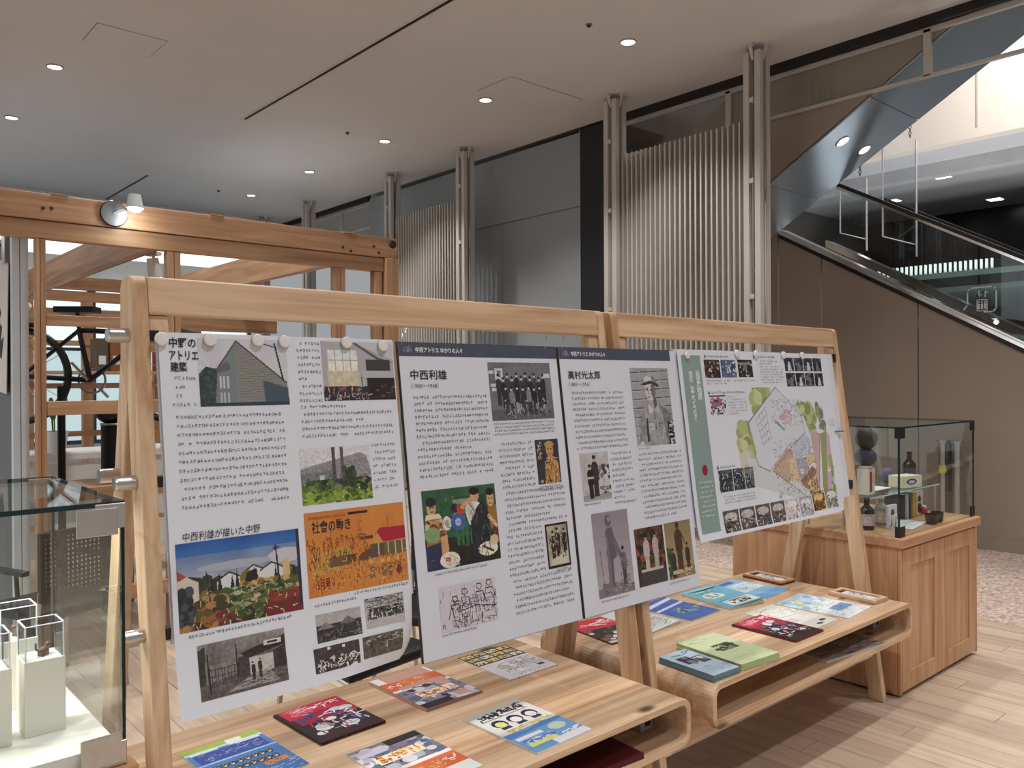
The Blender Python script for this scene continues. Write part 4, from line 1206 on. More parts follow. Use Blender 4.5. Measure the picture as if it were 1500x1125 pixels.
def hook(label, x, par):
    z = 1.611
    yy = yf(z) - .014
    m = MB().tube([(x, yy, z - .008), (x, yy - .002, z + .012), (x + .006, yy + .004, z + .022), (x + .018, yy + .012, z + .024), (x + .030, yy + .020, z + .040)], .0018, 6)
    o = m.build('poster_hook', M_steel, None)
    tag(o, label, 'hook', 'wire hooks on the poster tops')
hook('small bent wire hook at the top left of the second poster', 1.288, p2)
hook('small bent wire hook at the top right of the second poster', 1.84, p2)
hook('small bent wire hook at the top left of the third poster', 1.918, p3)

# ---- poster 4: wide sheet with the green band and the cutaway house
b4 = easel('backing_board', 'white backing board behind the wide right poster', 'board', 2.522, .950, .0)
board(b4, 'panel', 1.225, (1.618 - .950) * TN, .008, M_foam)
H4 = (1.615 - .895) * TN
def curl4(x, y):
    k = np.clip((.16 - y) / .16, 0, 1)
    return .004 * k ** 2 + .006 * np.clip((.05 - y) / .05, 0, 1) ** 2 - .03 * np.clip((x - 1.06) / .09, 0, 1) ** 2 * np.clip((.1 - y) / .1, 0, 1)
p4 = easel('poster', 'wide white poster with green title band and cutaway house drawing, rightmost', 'poster', 2.535, .895, .010)
W4 = 1.152
sheet(p4, 'paper', W4, H4, M_paper, curl4)
DX = -.005
M_green = mat('ink_sage', rgb(136, 160, 158), .5, 0, .02, 10)
sheet_band = quads('title_band', [(.022, H4 - .700 + .02 * k, .142, H4 - .700 + .02 * (k + 1)) for k in range(34)], M_green, p4, E0, curl4)
text('title_lettering', '画室の物語', .030, M_inkw, p4, (.098, H4 - .105, E0 * 2), vertical=True, bold=.0003)
text('title_lettering', '現在、未来へとつなぐ', .026, M_inkw, p4, (.056, H4 - .105, E0 * 2), vertical=True, bold=.0003)
quads('band_text', body_rects(.040, H4 - .65, .135, H4 - .505, .018, .008, fill=.9), M_inkw, p4, E0 * 2, curl4)
PP = 430
def put4(p, R, curve=None): return p.build(p4, (R[0] + DX, H4 + R[1], E0), 'picture', curve=curve)
for k, (R, tone, dk, lt) in enumerate((((.169, -.109, .273, -.036), (70, 48, 54), (36, 26, 30), (206, 186, 186)), ((.282, -.107, .386, -.035), (96, 108, 140), (40, 48, 72), (206, 214, 226)), ((.401, -.106, .507, -.033), (48, 46, 46), (22, 22, 24), (186, 184, 180)))):
    w, h = R[2] - R[0], R[3] - R[1]
    p = Pic(w, h, PP, tone, 50 + k).dabs(60, (0, .1, 1, .95), .05, .07, [dk, lt, tone, dk]).noise(16, .2)
    if k == 2: p.rect(.1, .15, .9, .3, (150, 146, 140)).ell(.5, .45, .14, .2, (120, 116, 112))
    put4(p, R)
R8 = (.762, -.152, 1.089, -.015)
cw, chh = (R8[2] - R8[0]) / 4, (R8[3] - R8[1]) / 2
for j in range(2):
    for i in range(4):
        R = (R8[0] + i * cw + .003, R8[1] + (1 - j) * chh + .004, R8[0] + (i + 1) * cw - .003, R8[1] + (2 - j) * chh - .004)
        w, h = R[2] - R[0], R[3] - R[1]
        p = Pic(w, h, PP, (40, 44, 56), 60 + i + 4 * j).dabs(26, (0, 0, 1, 1), .12, .12, [(20, 22, 28), (60, 64, 76), (110, 114, 122)])
        p.poly([(.3, .95), (.42 + .06 * ((i * 3 + j) % 3), .3), (.6, .3), (.75, .95)], (206, 206, 206) if (i + j) % 2 == 0 else (120, 120, 124)).noise(10, .15)
        put4(p, R)
R = (.176, -.257, .287, -.179); w, h = R[2] - R[0], R[3] - R[1]
p = Pic(w, h, PP, (222, 222, 226), 71).rect(0, 0, 1, .06, (24, 24, 28)).dabs(24, (.1, .15, .7, .6), .10, .09, [(196, 120, 160), (170, 90, 130), (120, 60, 90)]).strokes(40, (0, .2, .95, 1), .10, .03, [(40, 44, 52), (120, 124, 132)], .4)
put4(p, R)
R = (.177, -.558, .420, -.473); w, h = R[2] - R[0], R[3] - R[1]
for k in range(3):
    a, b = (0, .40, .74)[k], (.38, .72, 1)[k]
    r2 = (R[0] + a * w, R[1], R[0] + b * w, R[3])
    p = Pic(r2[2] - r2[0], h, PP, (80, 90, 100), 80 + k).poly([(0, 0), (.5, .3), (1, .1), (1, 1), (0, 1)], (52, 58, 66)).strokes(50, (0, .1, 1, 1), .16, .02, [(196, 206, 214), (24, 28, 34), (120, 130, 140)], .6).noise(14, .15)
    put4(p, r2)
R = (.170, -.714, 1.075, -.630); w, h = R[2] - R[0], R[3] - R[1]
pal = [((96, 90, 90), (36, 32, 34), (196, 192, 190))] * 4 + [((206, 202, 206), (110, 100, 104), (232, 228, 230)), ((176, 178, 190), (96, 66, 56), (222, 222, 230)), ((120, 84, 50), (56, 30, 24), (226, 190, 120)), ((140, 144, 132), (46, 44, 50), (222, 222, 220))]
for k in range(8):
    r2 = (R[0] + w * k / 8 + .004, R[1] + (.0 if k < 6 else .012), R[0] + w * (k + 1) / 8 - .004, R[3] + (.0 if k < 6 else .012))
    tone, dk, lt = pal[k]
    p = Pic(r2[2] - r2[0], r2[3] - r2[1], PP, tone, 90 + k).ell(.5, .3, .4, .2, lt).rect(0, .5, 1, 1, tone).strokes(40, (.05, .35, 1, 1), .16, .022, [dk, lt, tone], .5).noise(12, .15)
    put4(p, r2, curl4)
# the cutaway house drawing
R = (.317, -.640, 1.075, -.150); w, h = R[2] - R[0], R[3] - R[1]
p = Pic(w, h, PP, (232, 234, 240), 101)
G = [(160, 174, 118), (180, 190, 134), (138, 154, 104), (200, 206, 160)]
p.dabs(70, (.22, .02, .36, .22), .035, .05, G).dabs(60, (.05, .32, .15, .55), .035, .05, G).dabs(50, (.60, .18, .86, .30), .035, .05, G).dabs(30, (.74, .36, .84, .44), .03, .04, G).dabs(40, (.05, .55, .12, .7), .03, .04, [(206, 208, 190), (190, 196, 170)])
p.poly([(.10, .58), (.20, .62), (.36, .74), (.50, .86), (.66, 1), (.60, 1), (.10, .80)], (208, 212, 220))
p.poly([(.46, .00), (.72, .25), (.78, .44), (.80, .66), (.80, .98), (.66, .99), (.34, .72), (.22, .70), (.15, .30)], (214, 219, 230)).line([(.46, .00), (.14, .30), (.19, .66), (.30, .72)], .0026, (110, 112, 126)).line([(.46, 0), (.70, .26), (.72, .42), (.52, .52), (.30, .72)], .0022, (140, 142, 154))
p.poly([(.36, .66), (.50, .54), (.56, .56), (.56, .80), (.46, .84), (.33, .72)], (196, 172, 158)).poly([(.50, .64), (.60, .62), (.62, .84), (.52, .84)], (222, 198, 160))
p.poly([(.56, .50), (.70, .42), (.77, .48), (.76, .62), (.58, .64)], (190, 200, 222)).poly([(.58, .64), (.70, .64), (.72, .76), (.60, .84)], (168, 172, 188)).poly([(.70, .62), (.80, .60), (.80, .70), (.70, .72)], (218, 196, 150))
p.poly([(.60, .84), (.76, .72), (.80, .78), (.66, .92)], (150, 116, 92)).poly([(.66, .92), (.80, .78), (.82, .98), (.72, .99)], (214, 190, 150)).dabs(30, (.68, .84, .8, .97), .012, .015, [(160, 120, 90), (226, 206, 170), (120, 110, 80)])
p.poly([(.78, .40), (.90, .44), (.86, .64), (.80, .96)], (196, 176, 176)).poly([(.90, .44), (.97, .42), (.90, .96), (.84, .98)], (150, 164, 110)).poly([(.97, .42), (1.0, .46), (.99, .92), (.90, .98)], (204, 176, 206)).line([(.89, .44), (.80, .97)], .0020, (76, 76, 80))
p.dabs(20, (.88, .18, .96, .4), .02, .04, [(130, 130, 140), (206, 206, 214), (150, 164, 110)]).dabs(24, (.96, .66, 1, .95), .018, .03, G)
for i in range(4): p.line([(.22 + i * .035, .26 - i * .03), (.27 + i * .028, .50 - i * .015)], .0016, (130, 134, 156))
for i in range(5): p.line([(.225 + i * .008, .27 + i * .055), (.335 + i * .004, .17 + i * .065)], .0016, (130, 134, 156))
p.dabs(14, (.48, .22, .58, .30), .03, .03, [(222, 196, 206), (206, 176, 190)]).line([(.42, .30), (.50, .38)], .006, (130, 140, 140)).strokes(160, (.38, .1, .72, .34), .020, .0012, [(104, 108, 120), (150, 154, 166)], .5)
p.strokes(420, (.36, .46, .8, .95), .022, .0012, [(120, 100, 92), (150, 140, 150), (90, 80, 80), (226, 214, 196)], .6).line([(.72, .42), (.56, .53), (.33, .72), (.66, .99)], .0018, (110, 100, 106))
for x, y in ((.62, .74), (.82, .94), (.93, .76), (.76, .70)): p.rect(x, y, x + .03, y + .035, (240, 240, 244)).rect(x + .008, y + .008, x + .02, y + .022, (206, 120, 150))
p.build(p4, (R[0] + DX, H4 + R[1], E0), 'picture', skip=(232, 234, 240), curve=curl4)
rs = []
for r, c in (((.195, -.029, .345, -.018), .0085), ((.194, -.174, .431, -.163), .0085), ((.541, -.025, .700, -.014), .0085), ((.193, -.467, .305, -.457), .0085)):
    rs += body_rects(r[0] + DX, H4 + r[1], r[2] + DX, H4 + r[3], .02, .0095, False, False, 1)
    rs.append((r[0] + DX - .020, H4 + r[1], r[0] + DX - .010, H4 + r[1] + .011))
for r in ((.171, -.142, .514, -.117), (.297, -.259, .438, -.182), (.560, -.138, .745, -.034), (.194, -.605, .422, -.574), (1.085, -.335, 1.14, -.305)):
    rs += body_rects(r[0] + DX, H4 + r[1], r[2] + DX, H4 + r[3], .0115, .0066, fill=.8)
quads('body_text', rs, M_ink_body, p4, E0 * 3, curl4)
def pin(name, label, x, z, m, r=.011):
    t = easel(name, label, 'magnet', x, z, .0115)
    MB().lathe([(r * .9, 0), (r, .002), (r, .007), (r * .85, .009), (r * .3, .0095)], (0, 0, 0), 24).build('disc', m, t, smooth=True)
    MB().lathe([(r * 1.02, 0), (r * 1.02, .0014)], (0, 0, 0), 24).build('rim', M_steel, t, smooth=True)
pin('magnet', 'small round white magnet on the green band of the wide poster', 2.590, 1.594, M_white, .014)
quads('red_emblem', [(0, 0, 0, 0)], mat('ink_crimson', rgb(150, 24, 44), .5), p4, 0) if False else None
dm = MB(); nn = 24
dm.add([(.089 + .017 * cos(2 * pi * i / nn), H4 - .464 + .0205 * sin(2 * pi * i / nn), E0 * 2) for i in range(nn)], [tuple(range(nn))])
dm.build('red_emblem', mat('ink_crimson', rgb(150, 24, 44), .5), p4)
for k, (x, l) in enumerate(((2.93, 'first'), (3.07, 'second'), (3.29, 'third'), (3.45, 'fourth'))):
    t = easel('magnet', 'clear white magnet clip on top of the wide poster, %s from the left' % l, 'magnet', x, 1.606, .0115)
    t['group'] = 'magnets on the wide poster'
    MB().lathe([(.016, 0), (.0165, .002), (.0165, .006), (.014, .008), (.006, .0085)], (0, 0, 0), 24).build('disc', M_white, t, smooth=True)
    MB().lathe([(.017, 0), (.017, .0014)], (0, 0, 0), 24).build('rim', M_steel, t, smooth=True)
cl = MB().box(3.66, yf(1.255) - .016, 1.252, 3.74, yf(1.255) - .006, 1.258).build('board_clip', mat('clip_grey', rgb(130, 130, 136), .4, .3))
tag(cl, 'thin grey clip on the right edge of the wide poster', 'clip')
# ------------------------------------------------------------------ leaflets on the benches
ZB = .5
def leaflet(label, cx, cy, w, d, rz, th, paint, edge=(222, 220, 214), name='leaflet_stack', cat='leaflets', z=ZB, curl=0.0, ppm=520, group=None):
    t = thing(name, label, cat, (cx, cy, z), radians(rz), group=group)
    n = max(1, min(5, int(round(th / .003))))
    rr = random.Random(int(cx * 1000) + int(cy * 100))
    m = MB()
    cf = (lambda x, y: curl * np.clip((x - .1 * w) / (.4 * w), 0, 1) ** 2) if curl else None
    for k in range(n):
        a, b = (rr.uniform(-.0018, .0018) for _ in range(2)) if k < n - 1 else (0, 0)
        z0, z1 = th * k / n, th * (k + 1) / n - .0003
        nx = 8
        vs = []
        for zz in (z0, z1):
            for i in range(nx + 1):
                x = -w / 2 + w * i / nx
                c = (float(cf(x, 0)) if cf else 0) * (.25 + .75 * k / n if zz == z0 else .25 + .75 * (k + 1) / n)
                vs += [(x + a, -d / 2 + b, zz + c), (x + a, d / 2 + b, zz + c)]
        q = 2 * (nx + 1); fs = []
        for i in range(nx):
            j = 2 * i
            fs += [(j, j + 1, j + 3, j + 2), (q + j, q + j + 2, q + j + 3, q + j + 1), (j, j + 2, q + j + 2, q + j), (j + 1, q + j + 1, q + j + 3, j + 3)]
        fs += [(0, q, q + 1, 1), (2 * nx, 2 * nx + 1, q + 2 * nx + 1, q + 2 * nx)]
        m.add(vs, fs)
    m.build('pages', mat('paper_%d_%d_%d' % edge, rgb(*edge), .55, 0, .03, 40), t)
    p = Pic(w - .001, d - .001, ppm, (230, 230, 230), int(cx * 977) + 3)
    paint(p)
    p.build(t, (-w / 2 + .0005, -d / 2 + .0005, th + .0003), 'cover', curve=cf)
    return t
def c_blue(p):
    p.grad(0, 1, (86, 140, 204), (52, 108, 180)).rect(0, 0, 1, .12, (160, 190, 80)).rect(0, .10, 1, .14, (206, 222, 236)).rect(.55, .03, .75, .15, (232, 234, 236)).noise(8, .06)
    p.rect(.06, .17, .94, .38, (44, 78, 160)).rect(.62, .12, .95, .17, (220, 230, 240)).rect(.05, .12, .4, .16, (220, 230, 240)); p.strokes(40, (.1, .2, .85, .36), .06, .004, [(200, 214, 236), (150, 176, 222)], 0)
    p.line([(.0, .40), (1, .40)], .012, (190, 214, 236))
    for y in (.52, .64):
        for k in range(8): p.ell(.16 + k * .095, y, .045, .045, (30, 30, 34)).ell(.16 + k * .095, y, .026, .028, (226, 206, 150)); p.line([(.13 + k * .095, y), (.19 + k * .095, y - .02)], .012, (30, 30, 34))
    p.rect(.62, .70, .92, .77, (226, 140, 60)).strokes(10, (.64, .71, .88, .76), .03, .006, [(120, 30, 30)], .3).strokes(30, (.05, .75, .95, .98), .1, .004, [(206, 224, 240)], 0)
leaflet('blue leaflets with bold rounded lettering at the near left end of the bench', .902, 2.105, .220, .297, 3, .004, c_blue)
def c_red(p):
    p.grad(0, .34, (176, 36, 66), (190, 30, 60)).rect(0, .30, 1, 1, (44, 22, 30)).noise(6, .10).rect(0, 0, .05, 1, (30, 22, 26)).poly([(.1, .3), (.6, .25), (1, .3), (1, .5), (.1, .5)], (150, 26, 56))
    p.strokes(26, (.45, .06, .92, .16), .06, .008, [(240, 236, 238)], .4); p.dabs(20, (.15, .3, .9, .8), .10, .06, [(226, 226, 232), (60, 64, 120), (196, 200, 210), (30, 28, 40)])
    p.strokes(60, (.12, .32, .92, .85), .12, .012, [(236, 236, 240), (40, 36, 60), (190, 40, 70), (140, 150, 170)], .5).rect(0, .88, 1, 1, (52, 24, 28)).strokes(24, (.08, .02, .4, .2), .2, .004, [(230, 190, 200)], 0)
leaflet('dark red and black leaflets with white shapes, between blue and orange leaflets', 1.196, 2.180, .215, .268, 3, .008, c_red, (70, 30, 32))
def c_or(p):
    p.rect(0, 0, 1, .18, (224, 230, 234)).rect(0, .18, 1, .42, (216, 104, 66)).rect(.30, .20, .80, .36, (222, 130, 70)).rect(0, .42, 1, .48, (236, 226, 226)).rect(0, .48, 1, 1, (120, 124, 136))
    p.strokes(20, (.2, .24, .7, .36), .05, .006, [(246, 210, 180)], 0).strokes(12, (.05, .26, .25, .34), .04, .008, [(240, 236, 230)], .4)
    p.dabs(50, (0, .5, 1, .98), .08, .05, [(86, 104, 130), (176, 180, 190), (60, 54, 60), (206, 208, 214), (150, 130, 160)]).rect(.2, .60, .85, .76, (240, 220, 200)).strokes(46, (.22, .62, .8, .74), .05, .012, [(206, 120, 30), (120, 60, 30), (236, 180, 60)], .5).rect(0, .88, .5, 1, (40, 34, 36)).rect(.55, .82, .95, .95, (196, 190, 206))
leaflet('orange and grey town leaflets with yellow lettering, upright one near the second poster', 1.553, 2.195, .225, .312, 2, .010, c_or, (196, 150, 140), curl=-.004)
def c_or2(p):
    c_or(p); p.a = p.a[::-1, ::-1].copy()
leaflet('orange and grey town leaflets lying upside down at the front edge of the bench', 1.232, 1.795, .225, .297, 2, .004, c_or2)
def c_sk(p):
    p.a[:] = np.array((206, 202, 208)) / 255
    p.rect(0, 0, 1, .42, (52, 48, 48))
    for i in range(4):
        for j in range(3): p.rect(.03 + i * .245, .02 + j * .135, .24 + i * .245, .12 + j * .135, ((206, 190, 120), (186, 176, 140), (214, 204, 180))[(i + j) % 3]).strokes(6, (.05 + i * .245, .03 + j * .135, .2 + i * .245, .11 + j * .135), .05, .010, [(50, 44, 40)], .5)
    p.strokes(110, (.2, .5, .9, .78), .10, .004, [(84, 82, 96), (60, 58, 70)], .4).dabs(8, (.25, .55, .4, .7), .04, .03, [(170, 176, 140)]).rect(.78, .80, .9, .86, (60, 56, 60)).strokes(30, (.1, .88, .85, .96), .03, .005, [(90, 86, 92)], .2)
leaflet('grey leaflet with a line drawing and small yellow pictures at the back of the bench', 1.916, 2.205, .225, .288, 0, .003, c_sk)
def c_cart(p):
    p.a[:] = np.array((214, 212, 206)) / 255
    p.rect(0, 0, 1, .1, (176, 176, 168)).strokes(60, (.12, .08, .88, .17), .07, .014, [(30, 28, 56)], .4).line([(.1, .22), (.9, .22)], .008, (70, 66, 80))
    for k in range(3): p.ell(.24 + k * .27, .34, .115, .085, (32, 34, 60)).ell(.24 + k * .27, .36, .08, .06, ((206, 214, 130), (226, 222, 226), (226, 206, 210))[k]).rect(.16 + k * .27, .42, .32 + k * .27, .47, (40, 44, 90))
    p.strokes(46, (.12, .49, .9, .54), .05, .012, [(206, 170, 60), (190, 190, 90)], .3).rect(0, .56, 1, 1, (110, 158, 206)).poly([(0, .56), (.4, .60), (.7, .55), (1, .58), (1, .62), (0, .66)], (84, 130, 186))
    p.rect(.05, .68, .5, .74, (226, 224, 240)).strokes(30, (.08, .76, .55, .84), .06, .012, [(80, 96, 190), (226, 226, 240)], .3).rect(.08, .84, .55, .90, (214, 220, 120)).ell(.76, .72, .14, .07, (196, 214, 190)).rect(.4, .90, 1, 1, (232, 232, 242)).strokes(14, (.6, .84, .95, .9), .06, .012, [(226, 232, 244)], .3)
leaflet('blue and cream leaflets with three cartoon heads on the near bench', 1.602, 1.762, .222, .310, 2, .006, c_cart)
# far bench
def c_red2(p):
    p.a[:] = np.array((196, 40, 62)) / 255
    p.rect(0, .42, 1, 1, (60, 44, 44)).dabs(26, (.05, .45, .95, .9), .1, .06, [(226, 222, 220), (120, 90, 80), (40, 34, 36)]).strokes(18, (.1, .08, .9, .3), .2, .012, [(240, 220, 222)], 0).rect(0, .92, 1, 1, (206, 200, 196))
leaflet('red and brown leaflets half hidden behind the third poster', 2.455, 2.215, .215, .290, -6, .006, c_red2, (110, 60, 60))
def c_white(p):
    p.a[:] = np.array((220, 222, 220)) / 255
    p.rect(0, 0, 1, .3, (196, 214, 216)).strokes(60, (.08, .35, .9, .95), .2, .005, [(130, 134, 140)], 0)
leaflet('white leaflets with fine print between the red and the dark blue leaflets', 2.640, 2.215, .205, .285, 4, .005, c_white, curl=.006)
def c_navy(p):
    p.grad(0, 1, (70, 92, 176), (66, 104, 176)).poly([(0, .18), (1, .06), (1, .14), (0, .28)], (206, 214, 236)).poly([(0, .40), (1, .30), (1, .36), (0, .46)], (206, 214, 236)).strokes(60, (.3, .5, .9, .75), .06, .010, [(206, 210, 90), (120, 190, 130), (30, 34, 60)], .4).noise(6, .06)
leaflet('dark blue leaflets with yellow-green lettering beside the light blue booklets', 2.905, 2.215, .230, .297, 3, .004, c_navy)
def c_lb(p):
    p.grad(0, 1, (130, 196, 214), (96, 170, 196)).ell(.42, .40, .28, .14, (232, 236, 232)).dabs(16, (.25, .32, .6, .48), .05, .03, [(90, 160, 190), (206, 190, 90), (60, 110, 150)]).rect(.2, .70, .98, .96, (222, 226, 222)).strokes(26, (.3, .76, .85, .88), .06, .02, [(52, 52, 60)], .4).strokes(12, (.1, .1, .8, .25), .1, .01, [(232, 240, 242)], 0)
leaflet('light blue booklets with white oval and black lettering, cover curling up', 3.19, 2.180, .215, .297, -8, .011, c_lb, (206, 214, 206), curl=.012)
def c_lb2(p):
    p.grad(0, 1, (150, 196, 222), (120, 176, 212)).rect(.05, .04, .7, .16, (70, 110, 186)).rect(.1, .22, .95, .6, (206, 226, 236)).strokes(40, (.12, .26, .9, .58), .14, .007, [(110, 150, 190), (150, 190, 110)], 0).rect(0, .8, 1, 1, (96, 160, 206))
leaflet('pale blue leaflet with dense printed boxes behind the light blue booklets', 3.445, 2.200, .225, .297, 4, .003, c_lb2)
def frame_box(label, x, y, rz, side):
    t = thing('card_tray', label, 'card tray', (x, y, ZB), radians(rz))
    w, d, hh = .115, .225, .018
    MB().box(-w / 2, -d / 2, 0, w / 2, d / 2, .010).build('tray_base', side, t, bevel=.002)
    g = .022
    MB().box(-w / 2, -d / 2, .010, -w / 2 + g, d / 2, hh).box(w / 2 - g, -d / 2, .010, w / 2, d / 2, hh).box(-w / 2 + g, -d / 2, .010, w / 2 - g, -d / 2 + g, hh).box(-w / 2 + g, d / 2 - g, .010, w / 2 - g, d / 2, hh).build('tray_rim', pine('Y') if side is not M_ink else side, t)
    MB().box(-w / 2 + g + .002, -d / 2 + g + .002, .010, w / 2 - g - .002, d / 2 - g - .002, .012).build('tray_lining', M_black, t)
    p = Pic(.060, .150, 500, (222, 222, 230), 5).strokes(12, (.1, .2, .9, .8), .4, .05, [(120, 124, 140), (60, 60, 70)], 0)
    p.build(t, (-.030, -.080, .0128), 'card')
    return t
frame_box('card tray with a dark red base at the back of the far bench', 3.675, 2.235, -4, mat('tray_red', rgb(110, 40, 34), .5))
frame_box('small pale wooden tray with a white card at the right end of the far bench', 3.665, 1.775, -3, pine('Y'))
def c_map(p):
    p.a[:] = np.array((222, 228, 234)) / 255
    p.rect(0, 0, 1, .45, (196, 216, 234)).dabs(20, (.05, .05, .9, .5), .08, .05, [(150, 190, 224), (222, 232, 240), (196, 214, 150)]).rect(.35, .62, .9, .78, (110, 150, 196)).strokes(70, (.05, .1, .95, .95), .12, .006, [(110, 150, 190), (150, 160, 176), (70, 80, 100)], .1).noise(8, .05)
leaflet('pale blue and white map leaflet next to the pale wooden tray', 3.425, 1.815, .250, .330, 5, .003, c_map)
def c_draw(p):
    p.a[:] = np.array((228, 226, 222)) / 255
    p.strokes(50, (.05, .05, .95, .6), .2, .005, [(150, 146, 142), (190, 176, 130)], .4).line([(.2, .15), (.6, .08), (.9, .3), (.7, .5), (.25, .45), (.2, .15)], .006, (110, 106, 106)).ell(.75, .86, .1, .03, (66, 60, 60)).ell(.5, .92, .1, .03, (90, 84, 84)).rect(0, .55, .4, .7, (206, 196, 200))
leaflet('white leaflet with a pale line drawing between the map and the dark red leaflets', 3.165, 1.82, .220, .310, 0, .003, c_draw)
leaflet('dark red leaflets with white shapes in the middle of the far bench', 2.972, 1.770, .210, .283, 0, .008, c_red, (120, 36, 44))
def c_green(p):
    p.a[:] = np.array((196, 207, 168)) / 255
    p.rect(.30, .34, .75, .56, (70, 84, 56)).ell(.42, .45, .12, .08, (190, 206, 160)).ell(.62, .42, .08, .06, (40, 46, 36)).dabs(14, (.3, .34, .75, .56), .06, .03, [(120, 140, 96), (50, 60, 40)]).strokes(12, (.1, .06, .5, .26), .12, .006, [(120, 150, 90)], 0).strokes(16, (.1, .65, .9, .95), .2, .004, [(130, 160, 96)], 0)
leaflet('thick stack of pale green leaflets with a dark photograph', 2.565, 1.730, .212, .295, -5, .024, c_green, (174, 190, 142))
def c_pale(p):
    p.a[:] = np.array((170, 194, 206)) / 255
    p.rect(.15, .22, .55, .5, (44, 46, 60)).rect(.58, .30, .9, .56, (52, 56, 70)).dabs(8, (.18, .25, .85, .5), .08, .05, [(206, 206, 206), (120, 124, 136)]).strokes(12, (.1, .65, .9, .9), .3, .008, [(110, 134, 150)], 0).strokes(5, (.1, .06, .9, .14), .3, .02, [(84, 120, 150)], 0)
leaflet('small stack of pale blue cards at the front corner of the far bench', 2.368, 1.712, .140, .238, -3, .022, c_pale, (110, 136, 150))
# inside the shelves
def c_news(p):
    p.a[:] = np.array((150, 140, 132)) / 255
    p.strokes(160, (.03, .04, .95, .96), .18, .006, [(90, 80, 74), (110, 100, 92), (70, 60, 56)], .1)
leaflet('grey printed newspapers lying inside the far bench shelf', 3.315, 1.745, .400, .30, -8, .010, c_news, (206, 200, 192), z=.3692)
leaflet('dark red folders lying inside the near bench shelf', 1.70, 1.78, .46, .36, -4, .016, lambda p: p.grad(0, 1, (70, 20, 30), (84, 22, 34)).noise(6, .06).line([(.05, .2), (.95, .3)], .004, (130, 40, 60)), (84, 20, 32), name='folder_stack', cat='folders', z=.3692)
for bx, l in ((2.075, 'grey device with a cable at the right end of the near bench shelf'), (3.700, 'grey device with a cable at the right end of the far bench shelf')):
    t = thing('power_adapter', l, 'adapter', (bx, 1.80, .3692))
    MB().box(-.03, -.10, 0, .03, .10, .045).build('body', mat('adapter_grey', rgb(150, 146, 142), .5), t, bevel=.006)
    MB().tube([(-.03, -.05, .03), (-.08, -.02, .035), (-.12, .06, .02), (-.10, .2, .012)], .005).build('cable', M_black, t)
    MB().box(-.012, -.102, .018, .012, -.098, .03).build('socket', M_black, t)

# ------------------------------------------------------------------ glass cases
def glass_case(t, x0, y0, x1, y1, z0, z1, g=.008, bracket=M_dark_metal):
    def edges(m, a, b):   # polished dark edges of a pane
        MB().box(*a, *b).build('pane_edge', G_edge, t)
    MB().box(x0, y0, z0, x1, y0 + g, z1 - g).build('front_pane', G_clear, t)
    MB().box(x0, y1 - g, z0, x1, y1, z1 - g).build('back_pane', G_clear, t)
    MB().box(x0, y0 + g, z0, x0 + g, y1 - g, z1 - g).build('left_pane', G_clear, t)
    MB().box(x1 - g, y0 + g, z0, x1, y1 - g, z1 - g).build('right_pane', G_clear, t)
    MB().box(x0, y0, z1 - g, x1, y1, z1).build('top_pane', G_clear, t)
    e = .0015
    for (xa, ya) in ((x0, y0), (x1, y0), (x0, y1), (x1, y1)):
        sx = 1 if xa == x0 else -1; sy = 1 if ya == y0 else -1
        MB().box(xa - sx * e, ya + sy * .0, z0, xa + sx * g * .5, ya + sy * g, z1).build('corner_edge', G_edge, t)
    MB().box(x0 - e, y0 - e, z1 - g, x1 + e, y0, z1).box(x0 - e, y1, z1 - g, x1 + e, y1 + e, z1).box(x0 - e, y0, z1 - g, x0, y1, z1).box(x1, y0, z1 - g, x1 + e, y1, z1).build('rim_edge', G_edge, t)
    for xa, s in ((x0, 1), (x1, -1)):
        for ya, s2 in ((y0, 1), (y1, -1)):
            for za, zb in ((z0, z0 + .05), (z1 - .055, z1 - .004)):
                MB().box(xa - s * .002, ya - s2 * .003, za, xa + s * .055, ya + s2 * .001, zb).box(xa - s * .003, ya - s2 * .002, za, xa + s * .001, ya + s2 * .022, zb).build('corner_bracket', bracket, t, bevel=.001, seg=1)

CX0, CX1, CY0, CY1 = 3.908, 4.862, 1.686, 2.60
cb = thing('vitrine_cabinet', 'wooden two-door cabinet with a glass case on top at the right', 'cabinet', ((CX0 + CX1) / 2, (CY0 + CY1) / 2, 0), world=True)
MB().box(CX0 + .012, CY0 + .02, .012, CX1 - .012, CY1 - .01, .700).build('body', cabw('Z'), cb, bevel=.003)
MB().box(CX0 + .03, CY0 + .045, 0, CX1 - .03, CY1 - .03, .012).build('plinth', M_black, cb)
for k in range(6):
    a = CY0 + .016 + k * (CY1 - CY0 - .02) / 6; b = a + (CY1 - CY0 - .02) / 6 - .001
    MB().box(CX0, a, .012, CX0 + .012, b, .700).build('side_board', cabw('Z'), cb)
MB().box(CX0 - .012, CY0 - .018, .702, CX1 + .012, CY1 + .005, .75).build('worktop', cabw('X'), cb, bevel=.008)
for k in range(2):
    xa = CX0 + .02 + k * (CX1 - CX0 - .04) / 2 + .002; xb = xa + (CX1 - CX0 - .04) / 2 - .004
    d = MB(); st = .085
    d.box(xa, CY0, .022, xa + st, CY0 + .018, .692).box(xb - st, CY0, .022, xb, CY0 + .018, .692).box(xa + st, CY0, .022, xb - st, CY0 + .018, .022 + st).box(xa + st, CY0, .692 - st, xb - st, CY0 + .018, .692)
    dd = d.build('door', cabw('Z'), cb, bevel=.0015, seg=1)
    MB().box(xa + st, CY0 + .008, .022 + st, xb - st, CY0 + .016, .692 - st).build('door_panel', cabw('Z'), dd)
MB().box(CX0, CY0, .012, CX0 + .019, CY0 + .016, .70).build('corner_post', cabw('Z'), cb, bevel=.004)
MB().box(CX1 - .019, CY0, .012, CX1, CY0 + .02, .70).build('corner_post', cabw('Z'), cb, bevel=.004)
